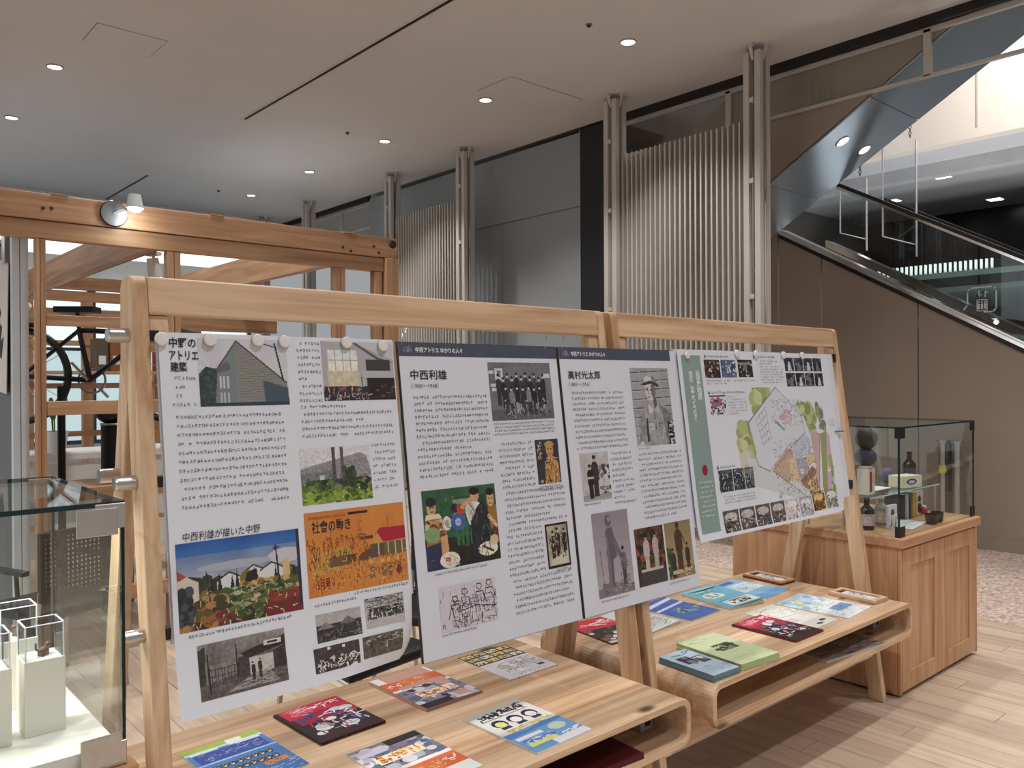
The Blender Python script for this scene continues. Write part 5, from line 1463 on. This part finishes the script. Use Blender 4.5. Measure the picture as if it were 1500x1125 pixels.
glass_case(cb, CX0 + .022, CY0 + .012, CX1 - .005, CY1 - .02, .75, 1.272)
MB().box(CX0 + .035, 1.845, .915, CX0 + .86, 2.20, .921).build('glass_shelf', glass('shelf_glass', (.9, .97, .96, 1), .08), cb)
MB().box(CX0 + .035, 1.843, .9148, CX0 + .86, 1.8455, .9212).build('shelf_edge', mat('shelf_edge', rgb(190, 224, 220), .2), cb)
for x, y in ((CX0 + .06, 1.99), (CX0 + .84, 1.86), (CX0 + .06, 2.18), (CX0 + .84, 2.18)):
    MB().cyl((x, y, .7505), (x, y, .9145), .006, 12).build('shelf_pin', M_steel, cb)
ZC = .7505
def bottle(label, x, y, z, h, r, col, labc, cap):
    t = thing('bottle', label, 'bottle', (x, y, z))
    MB().lathe([(r * .92, 0), (r, .006), (r, h * .58), (r * .9, h * .64), (r * .36, h * .76), (r * .34, h * .92)], (0, 0, 0), 20).build('body', mat('bottle_%d_%d_%d' % col, rgb(*col), .12, 0, .05, 10), t, smooth=True)
    MB().lathe([(r * .40, h * .90), (r * .40, h)], (0, 0, 0), 16).build('cap', mat('cap_%d_%d_%d' % cap, rgb(*cap), .4), t, smooth=True)
    MB().lathe([(r * 1.012, h * .14), (r * 1.012, h * .50)], (0, 0, 0), 20).build('label_band', mat('label_%d_%d_%d' % labc, rgb(*labc), .55, 0, .35, 60), t, smooth=True)
bottle('dark bottle with a printed label standing behind the easel leg', 4.035, 1.905, ZC, .160, .036, (34, 30, 34), (186, 170, 176), (24, 24, 28))
bottle('clear jar-like bottle with a steel cap in the vitrine', 4.185, 1.90, ZC, .155, .034, (150, 140, 132), (206, 186, 176), (206, 206, 204))
bottle('brown bottle standing behind the cream box on the glass shelf', 4.66, 1.96, .9215, .175, .034, (60, 46, 36), (92, 84, 110), (46, 34, 28))
t = thing('ball_figure', 'black ball stacked on a dark blue ball inside the vitrine', 'figure', (4.068, 1.925, 1.052))
MB().ball((0, 0, .056), .054, 24, 14, (1, 1, .86)).build('blue_ball', mat('ball_blue', rgb(36, 44, 74), .5), t, smooth=True)
MB().ball((.006, 0, .148), .054, 24, 14).build('black_ball', mat('ball_black', rgb(26, 26, 28), .6), t, smooth=True)
MB().lathe([(.03, 0), (.034, .004), (.030, .014)], (0, 0, 0), 20).build('foot', mat('foot_white', rgb(206, 206, 200), .5), t, smooth=True)
def box_item(name, label, cat, x, y, z, w, d, h, rz, paint, side, lean=0.0):
    t = thing(name, label, cat, (x, y, z), radians(rz))
    MB().box(-w / 2, -d / 2, 0, w / 2, d / 2, h).build('carton', mat('carton_%d_%d_%d' % side, rgb(*side), .5), t, bevel=.001, seg=1)
    p = Pic(w * .98, h * .98, 700, side, int(x * 100)); paint(p)
    o = p.build(t, (-w * .49, h * .01, 0), 'printed_face')
    o.rotation_euler = (pi / 2, 0, 0); o.location = (0, -d / 2 - .0006, 0)
    return t
box_item('gift_pack', 'white pack with a red stripe directly under the two balls', 'package', 4.068, 1.925, .9215, .082, .06, .130, 6, lambda p: p.rect(.1, .1, .5, .9, (150, 30, 36)).rect(.1, .75, .5, .9, (40, 80, 50)).rect(.6, .2, .9, .6, (206, 160, 150)), (214, 206, 196))
box_item('booklet', 'small white booklet with a blue figure standing in the vitrine', 'booklet', 4.175, 1.845, ZC, .085, .012, .115, -4, lambda p: p.ell(.5, .34, .22, .16, (34, 44, 84)).poly([(.25, .95), (.4, .5), (.65, .5), (.8, .95)], (40, 48, 90)).rect(.1, .9, .9, .94, (60, 60, 60)), (214, 216, 220))
box_item('booklet', 'small white card with dark figures beside the clear bottle', 'booklet', 4.085, 1.79, ZC, .06, .006, .08, 6, lambda p: p.dabs(8, (.2, .2, .8, .8), .12, .10, [(40, 36, 40), (120, 110, 90)]), (222, 220, 214))
for k, (x, c, l) in enumerate(((4.430, (46, 34, 44), 'dark'), (4.468, (206, 206, 206), 'white'), (4.506, (70, 60, 80), 'violet grey'), (4.544, (206, 176, 80), 'yellow'), (4.582, (226, 206, 130), 'cream'))):
    o = thing('book', 'thin upright %s book in the row under the glass shelf' % l, 'book', (x, 1.94, ZC), radians(12), group='books under the glass shelf')
    MB().box(-.012, -.05, 0, .012, .05, .135).build('cover', mat('book_%d' % k, rgb(*c), .5, 0, .15, 30), o, bevel=.001, seg=1)
    MB().box(-.010, -.047, .1352, .010, .049, .136).build('page_block', M_paper, o)
box_item('booklet', 'small pale booklet with a dark vase shape at the right of the book row', 'booklet', 4.668, 1.915, ZC, .075, .01, .135, -6, lambda p: p.ell(.5, .70, .28, .22, (36, 34, 46)).ell(.5, .35, .2, .16, (52, 50, 62)).rect(.3, .45, .7, .52, (180, 180, 190)), (200, 196, 190))
box_item('carton_box', 'cream box with a blue oval on the glass shelf', 'package', 4.50, 1.915, .9215, .15, .09, .062, -14, lambda p: p.ell(.45, .5, .28, .26, (44, 60, 110)).ell(.45, .5, .18, .14, (190, 200, 214)), (226, 220, 196))
t = tag(MB().ball((4.545, 2.03, .9215 + .045), .045, 16, 10, (1.1, .8, 1)).build('cloth_bundle', mat('bundle_violet', rgb(96, 88, 116), .8, 0, .2, 30), smooth=True), 'lilac cloth bundle behind the cream box on the glass shelf', 'cloth')
leaflet('white sheets lying open at the front of the vitrine', 4.30, 1.86, .28, .20, 8, .004, lambda p: p.strokes(50, (.05, .1, .95, .9), .2, .006, [(150, 156, 170), (120, 150, 190), (190, 194, 200)], .1), z=ZC, name='open_booklet', cat='booklet')
leaflet('white sheet lying on the glass shelf of the vitrine', 4.27, 2.02, .24, .16, 0, .003, lambda p: p.strokes(12, (.05, .2, .95, .9), .2, .006, [(170, 180, 190)], 0), z=.9215, name='paper_sheet', cat='paper')
t = thing('toy_figure', 'small red and white toy figure on the vitrine floor', 'toy', (4.70, 1.90, ZC), radians(20))
MB().ball((0, 0, .022), .022, 16, 10, (1.2, .9, 1)).build('body', mat('toy_red', rgb(176, 34, 30), .35), t, smooth=True)
MB().ball((.032, 0, .032), .016, 12, 8).build('head', mat('toy_white', rgb(226, 206, 196), .5), t, smooth=True)
MB().lathe([(.018, 0), (.02, .004)], (-.01, 0, 0), 14).build('foot', mat('toy_white', rgb(226, 206, 196), .5), t, smooth=True)
for x, y, l in ((4.43, 1.752, 'small dark cup at the front of the vitrine, left one'), (4.515, 1.758, 'small dark cup at the front of the vitrine, right one')):
    t = thing('cup', l, 'cup', (x, y, ZC), group='dark cups in the vitrine')
    MB().lathe([(.020, 0), (.028, .006), (.032, .05), (.030, .052), (.026, .010)], (0, 0, 0), 20).build('bowl', mat('cup_glaze', rgb(44, 28, 32), .12, 0, .2, 30), t, smooth=True)
    MB().lathe([(.021, -.0), (.021, .004)], (0, 0, 0), 16).build('foot_ring', mat('cup_foot', rgb(150, 140, 130), .5), t, smooth=True)

# glass case at the left
LX1, LY0, LY1 = .520, 1.800, 2.400
LX0 = -.75
lc = thing('glass_case', 'large glass display case with lit white floor at the left edge', 'display case', ((LX0 + LX1) / 2, 2.1, 0), world=True)
MB().box(LX0 - .02, LY0 - .02, 0, LX1 + .022, LY1 + .02, .715).build('base', cabw('X'), lc, bevel=.005)
MB().box(LX0 + .01, LY0 + .010, .715, LX1 - .010, LY1 - .010, .757).build('display_floor', mat('case_white', rgb(232, 230, 224), .4, 0, .01, 5), lc)
glass_case(lc, LX0, LY0, LX1, LY1, .716, 1.258, .010, M_steel)
MB().box(LX1 - .09, LY0 - .006, 1.19, LX1 - .012, LY0 - .001, 1.246).build('hinge_plate', M_steel, lc, bevel=.002)
MB().box(LX1 - .085, LY0 - .006, .722, LX1 - .008, LY0 - .001, .785).build('hinge_plate', M_steel, lc, bevel=.002)
add_light('case_lamp', 'AREA', (.20, 2.10, 1.235), 4.5, (1.0, .95, .86), shape='RECTANGLE', size=.6, size_y=.05)
def plinth(label, lab2, lab3, x, y, w, h, seed):
    m = mat('plinth_white', rgb(226, 224, 212), .5, 0, .01, 5)
    o = thing('plinth', label, 'plinth', (x, y, .7572))
    MB().box(-w / 2, -w / 2, 0, w / 2, w / 2, h).build('block', m, o, bevel=.001, seg=1)
    b = thing('acrylic_cover', lab2, 'cover', (x, y, .7572 + h))
    s = w / 2 - .003; hh = .070
    MB().box(-s, -s, .0002, s, -s + .003, hh).box(-s, s - .003, .0002, s, s, hh).box(-s, -s + .003, .0002, -s + .003, s - .003, hh).box(s - .003, -s + .003, .0002, s, s - .003, hh).box(-s, -s, hh, s, s, hh + .003).build('shell', G_acryl, b)
    e = mat('acrylic_edge', rgb(226, 232, 240), .2, 0, .02, 20)
    m2 = MB(); q = .0014
    for xa in (-s, s):
        for ya in (-s, s): m2.box(xa - q, ya - q, 0, xa + q, ya + q, hh + .003)
    for ya in (-s, s): m2.box(-s, ya - q, hh + .002, s, ya + q, hh + .004).box(ya - q, -s, hh + .002, ya + q, s, hh + .004)
    m2.build('edges', e, b)
    f = thing('figurine', lab3, 'figurine', (x + .004, y - .004, .7572 + h + .0005), radians(seed * 40))
    br = mat('figurine_brown', rgb(112, 84, 60), .5, 0, .3, 120)
    MB().ball((0, 0, .009), .010, 12, 8, (1.5, .8, .9)).build('body', br, f, smooth=True)
    MB().ball((.014, 0, .019), .006, 10, 7).build('head', br, f, smooth=True)
    MB().tube([(-.012, 0, .010), (-.020, .002, .018), (-.019, .003, .030)], .0022, 6).build('tail', br, f)
    for dx, dy in ((.008, .005), (.008, -.005), (-.008, .005), (-.008, -.005)):
        MB().cyl((dx, dy, 0), (dx, dy, .008), .0022, 6).build('foot', br, f)
plinth('tall white plinth nearest the corner of the left glass case', 'clear acrylic cover on the plinth nearest the case corner', 'tiny brown figurine on the plinth nearest the case corner', .408, 2.0, .078, .158, 1)
plinth('white plinth cut off by the left edge of the picture', 'clear acrylic cover cut off by the left picture edge', 'tiny brown figurine cut off by the left picture edge', .305, 1.985, .078, .158, 2)
plinth('white plinth at the back of the left glass case', 'clear acrylic cover at the back of the left glass case', 'tiny brown figurine at the back of the left glass case', .395, 2.19, .078, .158, 3)

# steel standpipes by the brown wall
t = thing('standpipe', 'pair of steel standpipes with flanges and a yellow tag by the brown wall', 'pipes', (7.72, 2.9, 0), world=True)
for y in (2.845, 2.965):
    MB().cyl((7.74, y, 0), (7.74, y, .93), .034, 20).build('pipe', M_steel, t, smooth=True)
    MB().cyl((7.74, y, .93), (7.74, y, .95), .052, 20).build('flange', M_steel, t, smooth=True)
    MB().cyl((7.74, y, 0), (7.74, y, .02), .06, 20).build('foot_plate', M_steel, t, smooth=True)
MB().cyl((7.74, 2.965, .66), (7.74, 2.965, .73), .0355, 20).build('tag', mat('tag_yellow', rgb(206, 190, 60), .5), t, smooth=True)
MB().box(7.72, 2.895, .5, 7.76, 2.915, .95).build('link_bar', M_dark_metal, t)

# low white exhibition table behind the far stand
t = thing('display_table', 'low white table with a grey front behind the far stand', 'table', (4.1, 3.6, 0), world=True)
MB().box(3.6, 3.35, .70, 4.62, 3.95, .73).build('table_top', M_white, t, bevel=.003)
for x, y in ((3.63, 3.38), (4.59, 3.38), (3.63, 3.92), (4.59, 3.92)):
    MB().box(x - .02, y - .02, 0, x + .02, y + .02, .70).build('leg', M_steel, t)
MB().box(3.62, 3.40, .05, 4.60, 3.42, .66).build('apron', mat('apron_grey', rgb(160, 156, 150), .6), t)
# ------------------------------------------------------------------ timber frame of the reading corner
YP = 4.92
tf = thing('timber_frame', 'tall open timber frame with heavy top beam, posts and rafters at the left', 'timber frame', (2.0, YP, 0), world=True)
BM = MB().box(-1.6, YP - .045, 2.362, 3.235, YP + .045, 2.50).build('top_beam', cedar('X'), tf, bevel=.004)
MB().box(-1.6, YP - .03, 2.265, 3.13, YP + .04, 2.358).build('lower_beam', cedar('X'), tf, bevel=.003)
for xa, xb in ((.99, 1.008), (1.010, 1.036), (1.662, 1.70), (1.703, 1.738), (2.752, 2.79), (2.793, 2.83), (3.06, 3.118)):
    MB().box(xa, YP - .025, 0, xb, YP + .04, 2.263).build('post', cedar('Z'), tf, bevel=.003)
MB().box(3.132, YP - .06, 0, 3.235, YP + .045, 2.36).build('corner_post', cedar('Z'), tf, bevel=.004)
for z0, z1 in ((1.808, 1.864), (1.328, 1.403), (.86, .93), (.28, .36)):
    MB().box(1.038, YP - .02, z0, 1.660, YP + .03, z1).build('cross_rail', cedar('X'), tf, bevel=.003)
for x in (.2, 1.1, 1.95, 2.85):
    MB().box(x - .04, YP - .05, 2.5, x + .04, YP + .05, 2.507).build('joint_cap', cedar('X'), tf)
for x, z in ((1.02, 2.42), (1.06, 2.425), (2.80, 2.40), (2.86, 2.38), (3.04, 2.43), (3.08, 2.39)):
    MB().cyl((x, YP - .047, z), (x, YP - .04, z), .010, 10).build('peg', mat('peg_dark', rgb(64, 42, 30), .7), tf)
MB().cyl((3.185, YP - .064, 2.455), (3.185, YP - .055, 2.455), .026, 20).build('bolt', mat('bolt_dark', rgb(60, 44, 36), .6), tf)
MB().torus((3.185, YP - .063, 2.455), .022, .006, (0, 1, 0), 20, 6).build('bolt', M_dark_metal, tf)
# rafters running back from the front frame, far frame, tracks
for x in (1.64, 2.80):
    MB().box(x - .03, YP + .05, 2.29, x + .03, 8.6, 2.50).build('rafter', cedar('Y'), tf, bevel=.003)
    MB().box(x + .032, YP + .2, 2.30, x + .062, 8.4, 2.325).build('light_track', mat('track_dark', rgb(60, 50, 44), .5), tf)
for z0, z1 in ((2.27, 2.36), (2.38, 2.50)):
    MB().box(-1.6, 8.5, z0, 3.235, 8.58, z1).build('back_beam', cedar('X'), tf, bevel=.003)
for x in (.3, 1.1, 1.65, 2.15, 2.8, 3.18):
    MB().box(x - .045, 8.5, 0, x + .045, 8.58, 2.27).build('back_post', cedar('Z'), tf, bevel=.003)
MB().box(-.2, 6.7, 1.92, 3.2, 6.76, 2.05).build('middle_beam', cedar('X'), tf, bevel=.003)
for z in (1.0, 1.45, 1.85):
    MB().box(-1, 8.49, z, 3.2, 8.53, z + .05).build('back_rail', cedar('X'), tf)

def spotlight(label, x, y, z, tilt, rz):
    t = thing('spotlight', label, 'spotlight', (x, y, z), rz, group='white track spotlights')
    w = mat('spot_white', rgb(214, 212, 210), .4)
    MB().box(-.02, -.05, -.02, .02, .05, 0).build('adapter', w, t)
    MB().cyl((0, 0, -.02), (0, 0, -.06), .008, 10).build('stem', w, t)
    d = Vector((cos(tilt), 0, -sin(tilt)))
    c = Vector((0, 0, -.085))
    MB().cyl(c - d * .05, c + d * .07, .034, 20, .042).build('head', w, t, smooth=True)
    MB().cyl(c + d * .0705, c + d * .072, .036, 20).build('lens', emission('spot_lens', (1, .95, .88, 1), 4), t)
spotlight('white track spotlight hanging under the left rafter end', 1.245, 6.6, 2.14, radians(-30), radians(200))
spotlight('white track spotlight hanging close behind the second timber post', 1.70, 5.25, 2.30, radians(80), radians(20))
spotlight('small white track spotlight under the right rafter', 2.85, 6.3, 2.30, radians(30), radians(200))

t = thing('clamp_lamp', 'round grey wall lamp with glowing head on the timber beam', 'lamp', (1.365, YP - .045, 2.435), world=True)
MB().cyl((1.365, YP - .046, 2.435), (1.365, YP - .066, 2.435), .068, 28).build('base_plate', mat('lamp_grey', rgb(120, 122, 126), .35, .5), t, smooth=True, bevel=0)
MB().torus((1.365, YP - .058, 2.435), .066, .007, (0, 1, 0), 28, 6).build('rim', M_dark_metal, t, smooth=True)
MB().tube([(1.365, YP - .066, 2.435), (1.40, YP - .12, 2.455), (1.445, YP - .15, 2.47)], .006).build('arm', M_steel_pol, t)
MB().cyl((1.447, YP - .15, 2.535), (1.447, YP - .15, 2.46), .032, 20, .046).build('shade', mat('lamp_shade', rgb(206, 214, 214), .3), t, smooth=True)
MB().ball((1.449, YP - .15, 2.462), .040, 18, 10, (1, 1, .6)).build('bulb', emission('bulb', (.94, 1, .98, 1), 12), t, smooth=True)
add_light('clamp_lamp_light', 'POINT', (1.45, YP - .17, 2.40), 1.3, (.95, 1, .98), shadow_soft_size=.04)

# grey panel with hanging calligraphy behind the frame, white post
pn = thing('grey_panel', 'dark grey partition panel behind the timber frame at the left edge', 'panel', (.93, 5.6, 0), world=True)
MB().box(.94, 5.05, 0, .97, 6.3, 2.30).build('board', mat('panel_grey', rgb(104, 110, 116), .55, 0, .03, 4), pn)
MB().box(.928, 5.05, 2.30, .98, 6.3, 2.325).build('cap_rail', M_dark_metal, pn)
wp = thing('white_post', 'pale grooved metal post beside the timber frame at the left', 'post', (.94, 4.99, 0), world=True)
for xa, xb in ((.895, .931), (.934, .972)):
    MB().box(xa, 4.985, 0, xb, 5.03, 2.33).build('profile', mat('post_white', rgb(206, 216, 222), .4), wp, bevel=.003)
MB().box(.898, 4.99, 2.33, .968, 5.03, 2.345).build('cap', M_white, wp)
cs = thing('calligraphy_sheet', 'hanging paper sheet with broad black brush strokes at the left edge', 'calligraphy', (.885, 5.9, 1.35), world=True)
def cq(yz, m, name, x=.920):
    MB().prism(yz, 'x', x, x + .004).build(name, m, cs)
cq([(5.22, 2.20), (6.15, 2.20), (6.15, 1.50), (5.30, 1.44)], mat('rice_paper', rgb(214, 212, 208), .7), 'paper')
for yz in ([(5.50, 2.02), (5.58, 2.05), (5.80, 1.86), (5.72, 1.82)], [(5.42, 1.90), (5.47, 1.94), (5.75, 1.76), (5.70, 1.72)], [(5.40, 1.82), (5.46, 1.84), (5.60, 1.62), (5.52, 1.60)], [(5.36, 1.76), (5.42, 1.74), (5.48, 1.66), (5.42, 1.64)]):
    cq(yz, mat('sumi_ink', rgb(18, 18, 20), .5), 'brush_stroke', .917)
MB().box(.90, 5.20, 2.16, .938, 5.28, 2.36).build('clip', M_steel, cs)

# ------------------------------------------------------------------ things behind the frame
def chair_proto():
    t = thing('mesh_chair', 'x', 'chair')
    MB().box(-.22, -.21, .40, .22, .22, .45).build('seat', M_black, t, bevel=.02, seg=3)
    fr = MB(); fr.box(-.22, .215, .50, -.195, .245, .82).box(.195, .215, .50, .22, .245, .82).box(-.195, .215, .79, .195, .245, .82).box(-.195, .215, .50, .195, .245, .53)
    b = fr.build('backrest', M_black, t, bevel=.006)
    g = MB()
    for i in range(17): g.box(-.19 + i * .0225, .226, .53, -.178 + i * .0225, .232, .79)
    for j in range(12): g.box(-.195, .224, .536 + j * .0215, .195, .234, .545 + j * .0215)
    g.build('mesh_web', M_black, b)
    for sx in (-1, 1):
        MB().tube([(sx * .21, -.20, 0), (sx * .21, -.19, .40), (sx * .21, -.1, .42)], .011).build('leg', M_steel, t, smooth=True)
        MB().tube([(sx * .21, .26, 0), (sx * .21, .20, .41), (sx * .21, .225, .55)], .011).build('leg', M_steel, t, smooth=True)
        MB().box(sx * .235 - .02, -.15, .62, sx * .235 + .02, .16, .645).build('armrest', M_black, t, bevel=.006)
        MB().cyl((sx * .23, .10, .43), (sx * .23, .08, .62), .010, 10).build('arm_post', M_black, t)
    return t
ch = chair_proto()
ch['label'] = 'black mesh-back chair seen through the left glass case'
ch.location = (.97, 4.50, 0); ch.rotation_euler = (0, 0, radians(202))
c2 = copy_tree(ch); c2['label'] = 'black chair seen below the curled corner of the leftmost poster'
c2.location = (1.70, 2.86, 0); c2.rotation_euler = (0, 0, radians(10))
c3 = copy_tree(ch); c3['label'] = 'black chair half hidden behind the gap between first and second poster'
c3.location = (2.28, 3.15, 0); c3.rotation_euler = (0, 0, radians(-60))
for o in (ch, c2, c3): o['group'] = 'black mesh chairs behind the stands'

bk = thing('bicycle', 'black bicycle hanging in the opening of the timber frame', 'bicycle', (1.60, 6.10, 1.22), radians(-38))
def wheel(x):
    MB().torus((x, 0, .33), .31, .022, (0, 1, 0), 36, 8).build('tyre', M_black, bk, smooth=True)
    MB().torus((x, 0, .33), .285, .008, (0, 1, 0), 36, 6).build('rim', M_steel, bk, smooth=True)
    m = MB()
    for k in range(12):
        a = 2 * pi * k / 12
        m.cyl((x, 0, .33), (x + .285 * cos(a), 0, .33 + .285 * sin(a)), .0022, 5)
    m.build('spokes', M_steel, bk)
wheel(-.5); wheel(.5)
MB().tube([(-.5, 0, .33), (-.05, 0, .30), (.36, 0, .62), (-.12, 0, .64), (-.05, 0, .30)], .018).tube([(-.5, 0, .33), (-.12, 0, .64)], .014).build('frame', mat('frame_black', rgb(28, 28, 40), .3), bk, smooth=True)
MB().tube([(.5, 0, .33), (.38, 0, .62), (.34, 0, .80)], .018).build('fork', M_dark_metal, bk, smooth=True)
MB().tube([(.34, -.26, .84), (.36, -.08, .81), (.36, .08, .81), (.34, .26, .84)], .013).build('handlebar', M_dark_metal, bk)
MB().box(-.26, -.07, .76, .0, .07, .80).cyl((-.12, 0, .64), (-.13, 0, .76), .013, 10).build('saddle', M_black, bk, bevel=.015)
MB().torus((-.05, .03, .30), .09, .008, (0, 1, 0), 24, 6).cyl((-.05, .03, .30), (.05, .05, .18), .010, 8).cyl((-.05, -.03, .30), (-.15, -.05, .42), .010, 8).build('crank', M_steel, bk)
MB().box(-.62, -.05, .66, -.38, .05, .69).build('rear_rack', M_dark_metal, bk, bevel=.006)
st = thing('bicycle_stand', 'dark metal floor stand carrying the bicycle', 'stand', (1.41, 6.25, 0))
MB().cyl((0, 0, .02), (0, 0, 1.48), .025, 12).build('column', M_dark_metal, st)
MB().box(-.14, -.2, 0, .14, .2, .02).build('foot', M_dark_metal, st)

t = thing('potted_plant', 'green stems in a white square pot behind the timber frame', 'plant', (1.52, 6.9, .98))
MB().lathe([(.06, 0), (.085, .16), (.078, .16), (.07, .14)], (0, 0, 0), 20).build('pot', M_white, t, smooth=True)
MB().lathe([(.07, .135), (.07, .142)], (0, 0, 0), 16).build('soil', mat('soil', rgb(60, 46, 36), .9), t)
rr = random.Random(5)
for k in range(9):
    a = rr.uniform(0, 2 * pi); b = rr.uniform(.01, .05)
    p0 = (b * cos(a), b * sin(a), .14); p1 = (b * 1.6 * cos(a), b * 1.6 * sin(a), .14 + rr.uniform(.14, .26))
    s = MB().cyl(p0, p1, .004, 6).build('stem', mat('stem_green', rgb(80, 120, 60), .6), t)
    MB().ball(p1, .03, 8, 6, (.5, .25, 1.3)).build('leaf', mat('leaf_green', rgb(96, 140, 70), .6), s)
t = thing('window_bench', 'pale slatted window bench carrying the white pot', 'bench', (1.5, 6.95, 0), world=True)
MB().box(.9, 6.75, .93, 2.5, 7.3, .98).build('seat_board', M_white, t, bevel=.004)
for z in (.22, .46, .70): MB().box(.9, 6.78, z, 2.5, 6.80, z + .20).build('front_board', M_white, t, bevel=.003)
for x in (.95, 2.45): MB().box(x - .03, 6.85, 0, x + .03, 7.2, .93).build('leg', M_white, t)
t = thing('umbrella_stand', 'slim black cylinder standing beside the white pot', 'stand', (1.70, 6.02, 0))
MB().lathe([(.10, 0), (.10, 1.22), (.092, 1.22), (.092, 1.18)], (0, 0, 0), 24).build('drum', M_black, t, smooth=True)
MB().torus((0, 0, 1.22), .098, .008, n=24, m=6).build('rim', M_steel, t, smooth=True)
MB().ball((-.03, 0, 1.30), .10, 14, 9, (1.1, .8, .8)).build('bag', M_black, t, smooth=True)

# desk with papers seen over the left glass case
t = thing('desk', 'pale wooden desk seen over the top of the left glass case', 'desk', (1.35, 5.5, 0), world=True)
MB().box(1.06, 5.2, .84, 2.2, 5.9, .87).build('desk_top', cedar('X'), t, bevel=.003)
for x, y in ((1.1, 5.24), (2.16, 5.24), (1.1, 5.86), (2.16, 5.86)): MB().box(x - .025, y - .025, 0, x + .025, y + .025, .84).build('leg', cedar('Z'), t)

# books and bags on the shelves glimpsed between rail and posters
sh = thing('low_shelf', 'timber wall shelf glimpsed between the rail and the posters', 'shelf', (2.2, 8.2, 1.35), world=True)
MB().box(1.6, 8.1, 1.58, 3.2, 8.48, 1.61).build('shelf_board', cedar('X'), sh)
for k, (x, c, hh, l) in enumerate(((2.18, (90, 80, 60), .30, 'olive'), (2.30, (140, 90, 50), .32, 'brown'), (2.42, (120, 150, 130), .28, 'pale green'), (2.56, (150, 96, 60), .33, 'tan'), (2.74, (176, 30, 50), .34, 'red'), (2.92, (206, 216, 220), .26, 'white'))):
    o = thing('file_box', '%s box standing on the shelf behind the top rail' % l, 'box', (x, 8.25, 1.6102), group='boxes on the far shelf')
    MB().box(-.05, -.1, 0, .05, .1, hh).build('carton', mat('file_%d' % k, rgb(*c), .6, 0, .1, 10), o, bevel=.004)
    MB().box(-.03, -.103, .06, .03, -.1, .14).build('spine_label', M_paper, o)

# street front: window wall far left with blinds
ww = struct(MB().box(-6, 14.0, 0, 6.8, 14.15, .55).box(-6, 14.0, 3.65, 6.8, 14.15, 4.4).build('wall_left', M_white))
tag(ww, 'white wall with the street windows far behind the timber frame')
k = 0
x = 1.0
while x < 6.0:
    k += 1
    wn = struct(MB().box(x, 14.02, .55, x + .06, 14.12, 3.65).box(x + 1.24, 14.02, .55, x + 1.30, 14.12, 3.65).box(x + .06, 14.02, .55, x + 1.24, 14.12, .61).box(x + .06, 14.02, 3.59, x + 1.24, 14.12, 3.65).box(x + .06, 14.04, 2.0, x + 1.24, 14.10, 2.05).build('window_%d' % k, mat('window_frame', rgb(70, 84, 100), .4)))
    tag(wn, 'bright blue-framed street window in the row behind the timber frame', group='street windows behind the timber frame')
    for z0, z1 in ((.61, 2.0), (2.05, 3.59)):
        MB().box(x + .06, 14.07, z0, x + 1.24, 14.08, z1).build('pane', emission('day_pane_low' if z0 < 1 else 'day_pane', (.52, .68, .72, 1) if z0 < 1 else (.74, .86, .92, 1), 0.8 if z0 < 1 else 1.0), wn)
    sl = MB()
    for j in range(9): sl.box(x + .07, 14.0, 2.9 + j * .075, x + 1.23, 14.02, 2.925 + j * .075)
    sl.build('blind', M_white, wn)
    x += 1.30
lt = thing('cove_glow_panel', 'glowing white panel for cove light on the ceiling beyond the timber frame', 'ceiling light', (1.2, 9.6, 3.0), world=True)
MB().box(-1.0, 9.1, 2.96, 4.6, 10.4, 2.985).build('glow_face', emission('strip_glow', (1, .98, .95, 1), 1.1), lt)  # wide glowing face stands in for cove light spread on the ceiling
MB().box(-1.05, 9.05, 2.985, 4.65, 10.45, 3.02).build('housing', M_white, lt)
tag(struct(MB().box(-4, 8.8, 3.021, 5.2, 14.0, 3.05).build('ceiling', M_white)), 'lowered white ceiling behind the timber frame')
